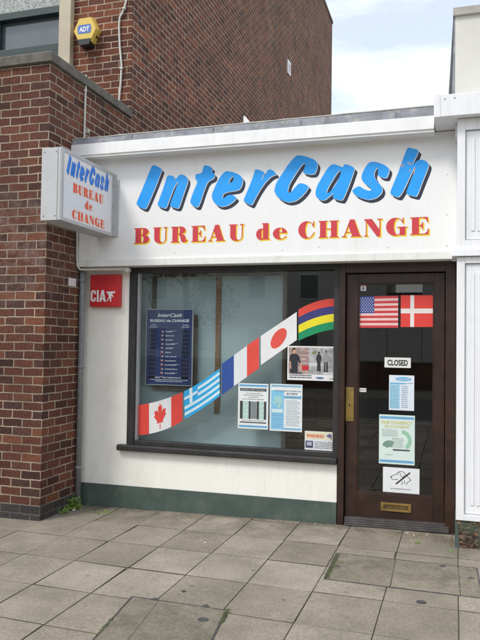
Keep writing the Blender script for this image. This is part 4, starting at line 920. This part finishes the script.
b=B(); rr=random.Random(8); smear(b,2.918,3.082,.362,.006,yy,rnd=rr); obj('small_print',b,F(90,92,96),T)
T=notice('small_sticker','tiny pink and white sticker at the top left corner of the door glass','sticker',2.650,2.698,2.028,2.078,y,F(214,206,210))
part(T,'pink_band',F(196,92,100),y-.0016,[(2.652,2.696,2.068,2.076)]); part(T,'figure_mark',F(120,112,150),y-.0016,[(2.664,2.684,2.036,2.060)])
T=notice('small_sticker','tiny white sticker with one line of print beside the brass push plate','sticker',2.648,2.706,1.163,1.196,y,F(222,222,214))
b=B(); rr=random.Random(8); smear(b,2.653,2.70,1.177,.007,y-.0016,rnd=rr); obj('small_print',b,F(60,60,60),T)

# ================================================================== GROUND DETAILS
def recess(label,x0,x1,yb,yf,sk,keys,split,tn):
    T=thing('access_cover',label,'access cover',((x0+x1)/2,(yb+yf)/2,gz((x0+x1)/2)))
    P=lambda x,y:(x+sk*(yb-y),y-.058*(x-x0))
    def strip(b,a,c,w):
        (xa,ya),(xc,yc)=a,c; d=math.hypot(xc-xa,yc-ya); nx,ny=-(yc-ya)/d*w/2,(xc-xa)/d*w/2
        q=[(xa+nx,ya+ny),(xa-nx,ya-ny),(xc-nx,yc-ny),(xc+nx,yc+ny)]
        hexa(b,[(X,Y,gz(X)-.006) for X,Y in q]+[(X,Y,gz(X)+.0036) for X,Y in q])
    b=B(); A,Bp,Cp,Dp=P(x0,yb),P(x1,yb),P(x1,yf),P(x0,yf)
    strip(b,A,Bp,.007); strip(b,Dp,Cp,.008); strip(b,(A[0],A[1]-.008),(Dp[0],Dp[1]+.008),.009); strip(b,(Bp[0],Bp[1]-.008),(Cp[0],Cp[1]+.008),.008)
    obj('cover_frame',b,M['steel'],T)
    xs=[x0]+split+[x1]
    for i in range(len(xs)-1):
        b=B(); lay=b.verts.layers.float.new('tone'); g=.0075; gl=g if i==0 else .0045; gr=g if i==len(xs)-2 else .0045
        Q=[P(xs[i]+gl,yb-g),P(xs[i+1]-gr,yb-g),P(xs[i+1]-gr,yf+g),P(xs[i]+gl,yf+g)]
        lo=[b.verts.new((X,Y,gz(X)-.004)) for X,Y in Q]; hi=[b.verts.new((X,Y,gz(X)+.0030)) for X,Y in Q]
        for v in lo+hi: v[lay]=tn[i]
        b.faces.new(hi)
        for k in range(4): b.faces.new((lo[k],lo[(k+1)%4],hi[(k+1)%4],hi[k]))
        obj('paved_infill',b,M['slab'],T)
    for xm in split:
        b=B(); Q=[P(xm-.0045,yb-.012),P(xm+.0045,yb-.012),P(xm+.0045,yf+.012),P(xm-.0045,yf+.012)]
        hexa(b,[(X,Y,gz(X)-.003) for X,Y in Q]+[(X,Y,gz(X)+.0018+.001*0) for X,Y in Q]); obj('infill_joint',b,M['joint'],T)
    for kx,ky,vert in keys:
        b=B(); w,h=(.020,.012); box(b,kx-w,kx+w,ky-h,ky+h,gz(kx)-.004,gz(kx)+.0052,.001); box(b,kx-.006,kx+.006,ky+h+.0003,ky+h+.014,gz(kx)-.004,gz(kx)+.005)
        obj('lifting_slot',b,M['steel'],T)
    return T,strip,P
T,strip,P_=recess('recessed paved access cover nearest the viewer, mossy at its top right corner',1.568,2.183,-2.045,-2.95,.13,[(1.715,-2.055,0),(2.043,-2.062,0)],[1.75],[-.25,.0])
rm=random.Random(21)
def mossline(name_parent,pts,n,spread):
    b=B()
    for i in range(n):
        t=rm.random(); (xa,ya),(xc,yc)=pts; x=xa+(xc-xa)*t+rm.gauss(0,spread); y=ya+(yc-ya)*t+rm.gauss(0,spread); r_=rm.uniform(.001,.0048)
        m_=bmesh.ops.create_icosphere(b,subdivisions=1,radius=r_); 
        for v in m_['verts']: v.co=Vector((v.co.x*rm.uniform(.8,1.4)+x,v.co.y*1.2+y,v.co.z*.45+gz(x)+.0035))
    return b
obj('moss_strip',mossline(T,[(2.183,-2.07),(2.212,-2.27)],260,.007),M['moss'],T)
obj('moss_strip',mossline(T,[(1.612,-2.38),(1.645,-2.62)],160,.005),M['moss'],T)
T,strip,P_=recess('recessed paved access cover in front of the shop door',2.607,3.574,-.815,-1.395,.02,[(2.66,-1.12,0),(3.53,-1.10,0)],[3.03,3.45],[.15,.4,.2])
obj('moss_strip',mossline(T,[(2.620,-.83),(2.630,-1.38)],700,.008),M['moss'],T)
for (x,y,r_,lb) in ((2.10,-2.25,.032,'small round grey stopcock lid set in the pavement at the bottom'),(3.35,-.90,.024,'small dark round lid in the pavement near the pebbly base'),(3.24,-1.62,.028,'small rusty round lid in the pavement right of the centre joint'),(1.83,-1.87,.014,'tiny dark round stud in the pavement above the bottom left cover')):
    b=B(); n=24
    top=[b.verts.new((x+r_*math.cos(2*math.pi*k/n)*(1+.05*math.sin(k*1.7)),y+r_*math.sin(2*math.pi*k/n)*.9,gz(x)+.0048)) for k in range(n)]
    bot=[b.verts.new((v.co.x*1,v.co.y,gz(x)-.004)) for v in top]
    b.faces.new(top); b.faces.new(bot[::-1])
    for k in range(n): b.faces.new((top[k],bot[k],bot[(k+1)%n],top[(k+1)%n]))
    o=obj('stopcock_lid',b,M['steel'],None); tag(o,lb,'lid','small round lids in the pavement')
# weeds: rosettes of real leaves
def weed(label,x,y,n,h,spread,kind='weed',leafw=.010,seed=1,group='weeds along the foot of the walls'):
    r_=random.Random(seed); T=thing(kind,label,'weed',(x,y,gz(x)),group)
    b=B(); bs=B()
    for i in range(n):
        a=r_.uniform(0,2*math.pi); d=spread*math.sqrt(r_.random()); bx,by=x+d*.45*math.cos(a),y+d*.45*math.sin(a)
        H_=h*r_.uniform(.35,1)*(1-.5*d/spread); tx,ty=x+d*math.cos(a),y+d*math.sin(a)
        p0=Vector((bx,by,gz(bx)-.004)); p1=Vector((tx,ty,gz(tx)+H_)); pm=(p0+p1)/2+Vector((0,0,.15*H_))
        tube(bs,[p0,pm,p1],[.0012,.001,.0006],4)
        for k in range(7):
            t=.25+.75*k/6; c=p0.lerp(p1,t)+Vector((r_.gauss(0,leafw*.8),r_.gauss(0,leafw*.8),r_.gauss(0,leafw*.5)))
            c.z=max(c.z,gz(c.x)+.003)
            nrm=Vector((r_.gauss(0,.6),r_.gauss(0,.6)-.3,1)).normalized(); e=nrm.orthogonal().normalized(); e.rotate(Matrix.Rotation(r_.uniform(0,6.28),3,nrm)); f_=nrm.cross(e); w=leafw*r_.uniform(.5,1.1)
            b.faces.new([b.verts.new(c+e*w*1.25),b.verts.new(c+e*w*.5+f_*w*.7+nrm*.001),b.verts.new(c-e*w*.6+f_*w*.6),b.verts.new(c-e*w),b.verts.new(c-e*w*.6-f_*w*.6),b.verts.new(c+e*w*.5-f_*w*.7+nrm*.001)])
    obj('leaves',b,M['leaf'],T,recalc=False)
    obj('stem',bs,M['leaf'],T); return T
weed('bushy green weed at the foot of the drainpipe beside the brick pier',.05,-.19,46,.17,.085,leafw=.010,seed=2)
weed('low weed growing against the side of the brick pier',.03,-.36,22,.07,.06,leafw=.008,seed=3)
weed('sparse flat weed in the paving joint right of the drainpipe',.37,-.22,26,.016,.12,leafw=.004,seed=4)
weed('small weed in the pavement joint in front of the pebbly base',3.161,-.368,10,.018,.03,leafw=.004,seed=5)
weed('tiny weed tuft close to the foot of the pebbly base',3.40,-.52,8,.014,.025,leafw=.0035,seed=6)
rl=random.Random(33)
LT=[(.09,-.24,.020,'litter','white crumpled scrap beside the bushy weed'),(.13,-.20,.012,'pinklitter','tiny pink scrap beside the bushy weed'),
 (1.06,-.09,.010,'litter','white scrap on the paving under the left part of the window'),(2.30,-.05,.009,'litter','white scrap at the wall foot under the right end of the window'),
 (1.60,-.86,.012,'litter','white scrap alone on a slab in the middle of the pavement'),(3.06,-.13,.012,'litter','white scrap in front of the doorstep, near its right end'),
 (3.12,-.16,.013,'pinklitter','pale pink scrap in front of the doorstep'),(3.22,-.12,.008,'litter','smallest white scrap in front of the doorstep corner'),(2.98,-.10,.008,'litter','white crumb right against the doorstep'),
 (.24,-.15,.016,'brownleaf','brown dead leaf beside the green plinth')]
for x,y,r_,m_,lb in LT:
    b=B(); n=7
    pts=[(x+r_*rl.uniform(.5,1.2)*math.cos(2*math.pi*k/n),y+r_*rl.uniform(.5,1.1)*math.sin(2*math.pi*k/n)) for k in range(n)]
    c=b.verts.new((x,y,gz(x)+r_*.7)); rim=[b.verts.new((px,py,gz(px)+.002+rl.uniform(0,r_*.3))) for px,py in pts]
    for k in range(n): b.faces.new((c,rim[k],rim[(k+1)%n]))
    o=obj('dead_leaf' if m_=='brownleaf' else 'litter_scrap',b,M[m_],None,origin=(x,y,gz(x))); tag(o,lb,'leaf' if m_=='brownleaf' else 'litter','scraps on the pavement')
# crumbs, leaf dust and grit nobody could count, along the wall foot
b=B()
for i in range(1500):
    x=rl.uniform(.05,3.45); y=-abs(rl.gauss(0,.05))-(.02 if x<2.47 else .11)
    if i%3==0: x=3.45-abs(rl.gauss(0,.28)); y=-.11-abs(rl.gauss(0,.16))
    if x>3.42 and y>-.42: x=3.41
    r_=rl.uniform(.0015,.006); z=gz(x)+.002
    vs=[b.verts.new((x+r_*rl.uniform(-1,1),y+r_*rl.uniform(-1,1),z+r_*rl.uniform(-.2,.8))) for _ in range(4)]
    for q in ((0,1,2),(0,2,3),(0,3,1),(1,3,2)): b.faces.new([vs[k] for k in q])
o=obj('grit',b,M['brownleaf'],None); tag(o,'brown grit and leaf crumbs along the foot of the shop front','grit',kind='stuff')

# ================================================================== ACROSS THE ROAD (unseen, added so the window and door glass has something to reflect)
def terrace(x0,x1,h,lab):  # unseen row added for the shop glass to reflect
    T=thing('added_terrace',lab,'building',((x0+x1)/2,-30,-.15))
    b=B(); box(b,x0,x1,-36,-30,-.6,h); o=obj('wall',b,M['beige'],T)
    b=B(); hexa(b,[(x0-.2,-36.2,h),(x1+.2,-36.2,h),(x1+.2,-29.7,h),(x0-.2,-29.7,h),(x0-.1,-33.1,h+2),(x1+.1,-33.1,h+2),(x1+.1,-32.9,h+2),(x0-.1,-32.9,h+2)]); obj('roof',b,M['roof'],T)
    x=x0+1.2
    while x<x1-2:
        for z in (1,3.9):
            b=B(); box(b,x,x+1.1,-29.99,-29.93,z,z+1.4); w=obj('window',b,M['trim'],T)
            b=B(); box(b,x+.08,x+1.02,-29.925,-29.92,z+.08,z+1.32); obj('pane',b,M['upglass'],w)
        x+=2.9
terrace(-26,.1,7.6,'long pale terrace added across the road for glass reflections, left of the low garage')
terrace(1.9,24,7.2,'pale terrace added across the road for glass reflections, right of the low garage')
G_=thing('garage','low flat roofed garage added for glass reflections between the two terraces across the road','garage',(1,-30,-.15))  # added low, so a patch of sky shows above it in the door glass
b=B(); box(b,.12,1.88,-34,-30.1,-.6,4.15); o=obj('wall',b,M['beige'],G_)
b=B(); box(b,.12,1.88,-34,-30.0,4.151,4.25); obj('roof',b,M['roof'],G_)
leafm=mat('dark tree foliage',(.035,.055,.018),.8,.5,3)
bark=mat('bark',(.07,.055,.04),.9,.3,12)
rt_=random.Random(11)
def tree(x,y,h,cr,lab):  # unseen tree added as foliage for the glass to reflect
    T=thing('added_tree',lab,'tree',(x,y,-.15),'trees added across the road for reflections')
    b=B(); tube(b,[(x,y,-.2),(x+.1,y,h*.3),(x-.1,y+.1,h*.6),(x,y,h*.85)],[.24,.18,.12,.05],8)
    for k in range(5):
        a=k*1.3; tube(b,[(x,y,h*(.32+.08*k)),(x+math.cos(a)*cr*.6,y+math.sin(a)*cr*.6,h*(.5+.07*k))],[.08,.03],6)
    obj('trunk',b,bark,T)
    b=B(); cl=[(x+rt_.uniform(-.6,.6)*cr,y+rt_.uniform(-.5,.5)*cr,h*rt_.uniform(.36,.85),cr*rt_.uniform(.35,.6)) for _ in range(9)]
    for cx,cy,cz,r_ in cl:
        for i in range(330):
            v=Vector((rt_.gauss(0,1),rt_.gauss(0,1),rt_.gauss(0,1))).normalized()*r_*rt_.uniform(.55,1.05)
            c=Vector((cx,cy,cz))+v; a=Vector((rt_.gauss(0,1),rt_.gauss(0,1),rt_.gauss(0,1))).normalized(); e=a.orthogonal().normalized(); f_=a.cross(e); s=rt_.uniform(.08,.17)
            b.faces.new([b.verts.new(c+e*s),b.verts.new(c+f_*s*.6),b.verts.new(c-e*s),b.verts.new(c-f_*s*.6)])
    obj('crown',b,leafm,T,recalc=False)
for x,y,h,cr,lab in ((-15,-25,9.5,3.6,'leftmost broad tree added across the road for reflections'),(-8.6,-24,8.5,2.6,'smaller tree added left of the garage across the road for reflections'),(8.6,-25,9,3.5,'tree added right of the garage across the road for reflections'),(15,-24,10,3.8,'rightmost tree added across the road for reflections')): tree(x,y,h,cr,lab)
W2=thing('added_garden_wall','long low brick wall added across the road under the trees for reflections','wall',(0,-21,-.15))  # unseen wall added to the reflected street
b=B(); box(b,-20,20,-21.1,-20.9,-.5,.85); o=obj('wall',b,M['brick'],W2); brickuv(o)
b=B(); box(b,-20,20,-21.14,-20.86,.851,.92); obj('coping',b,M['coping'],W2)
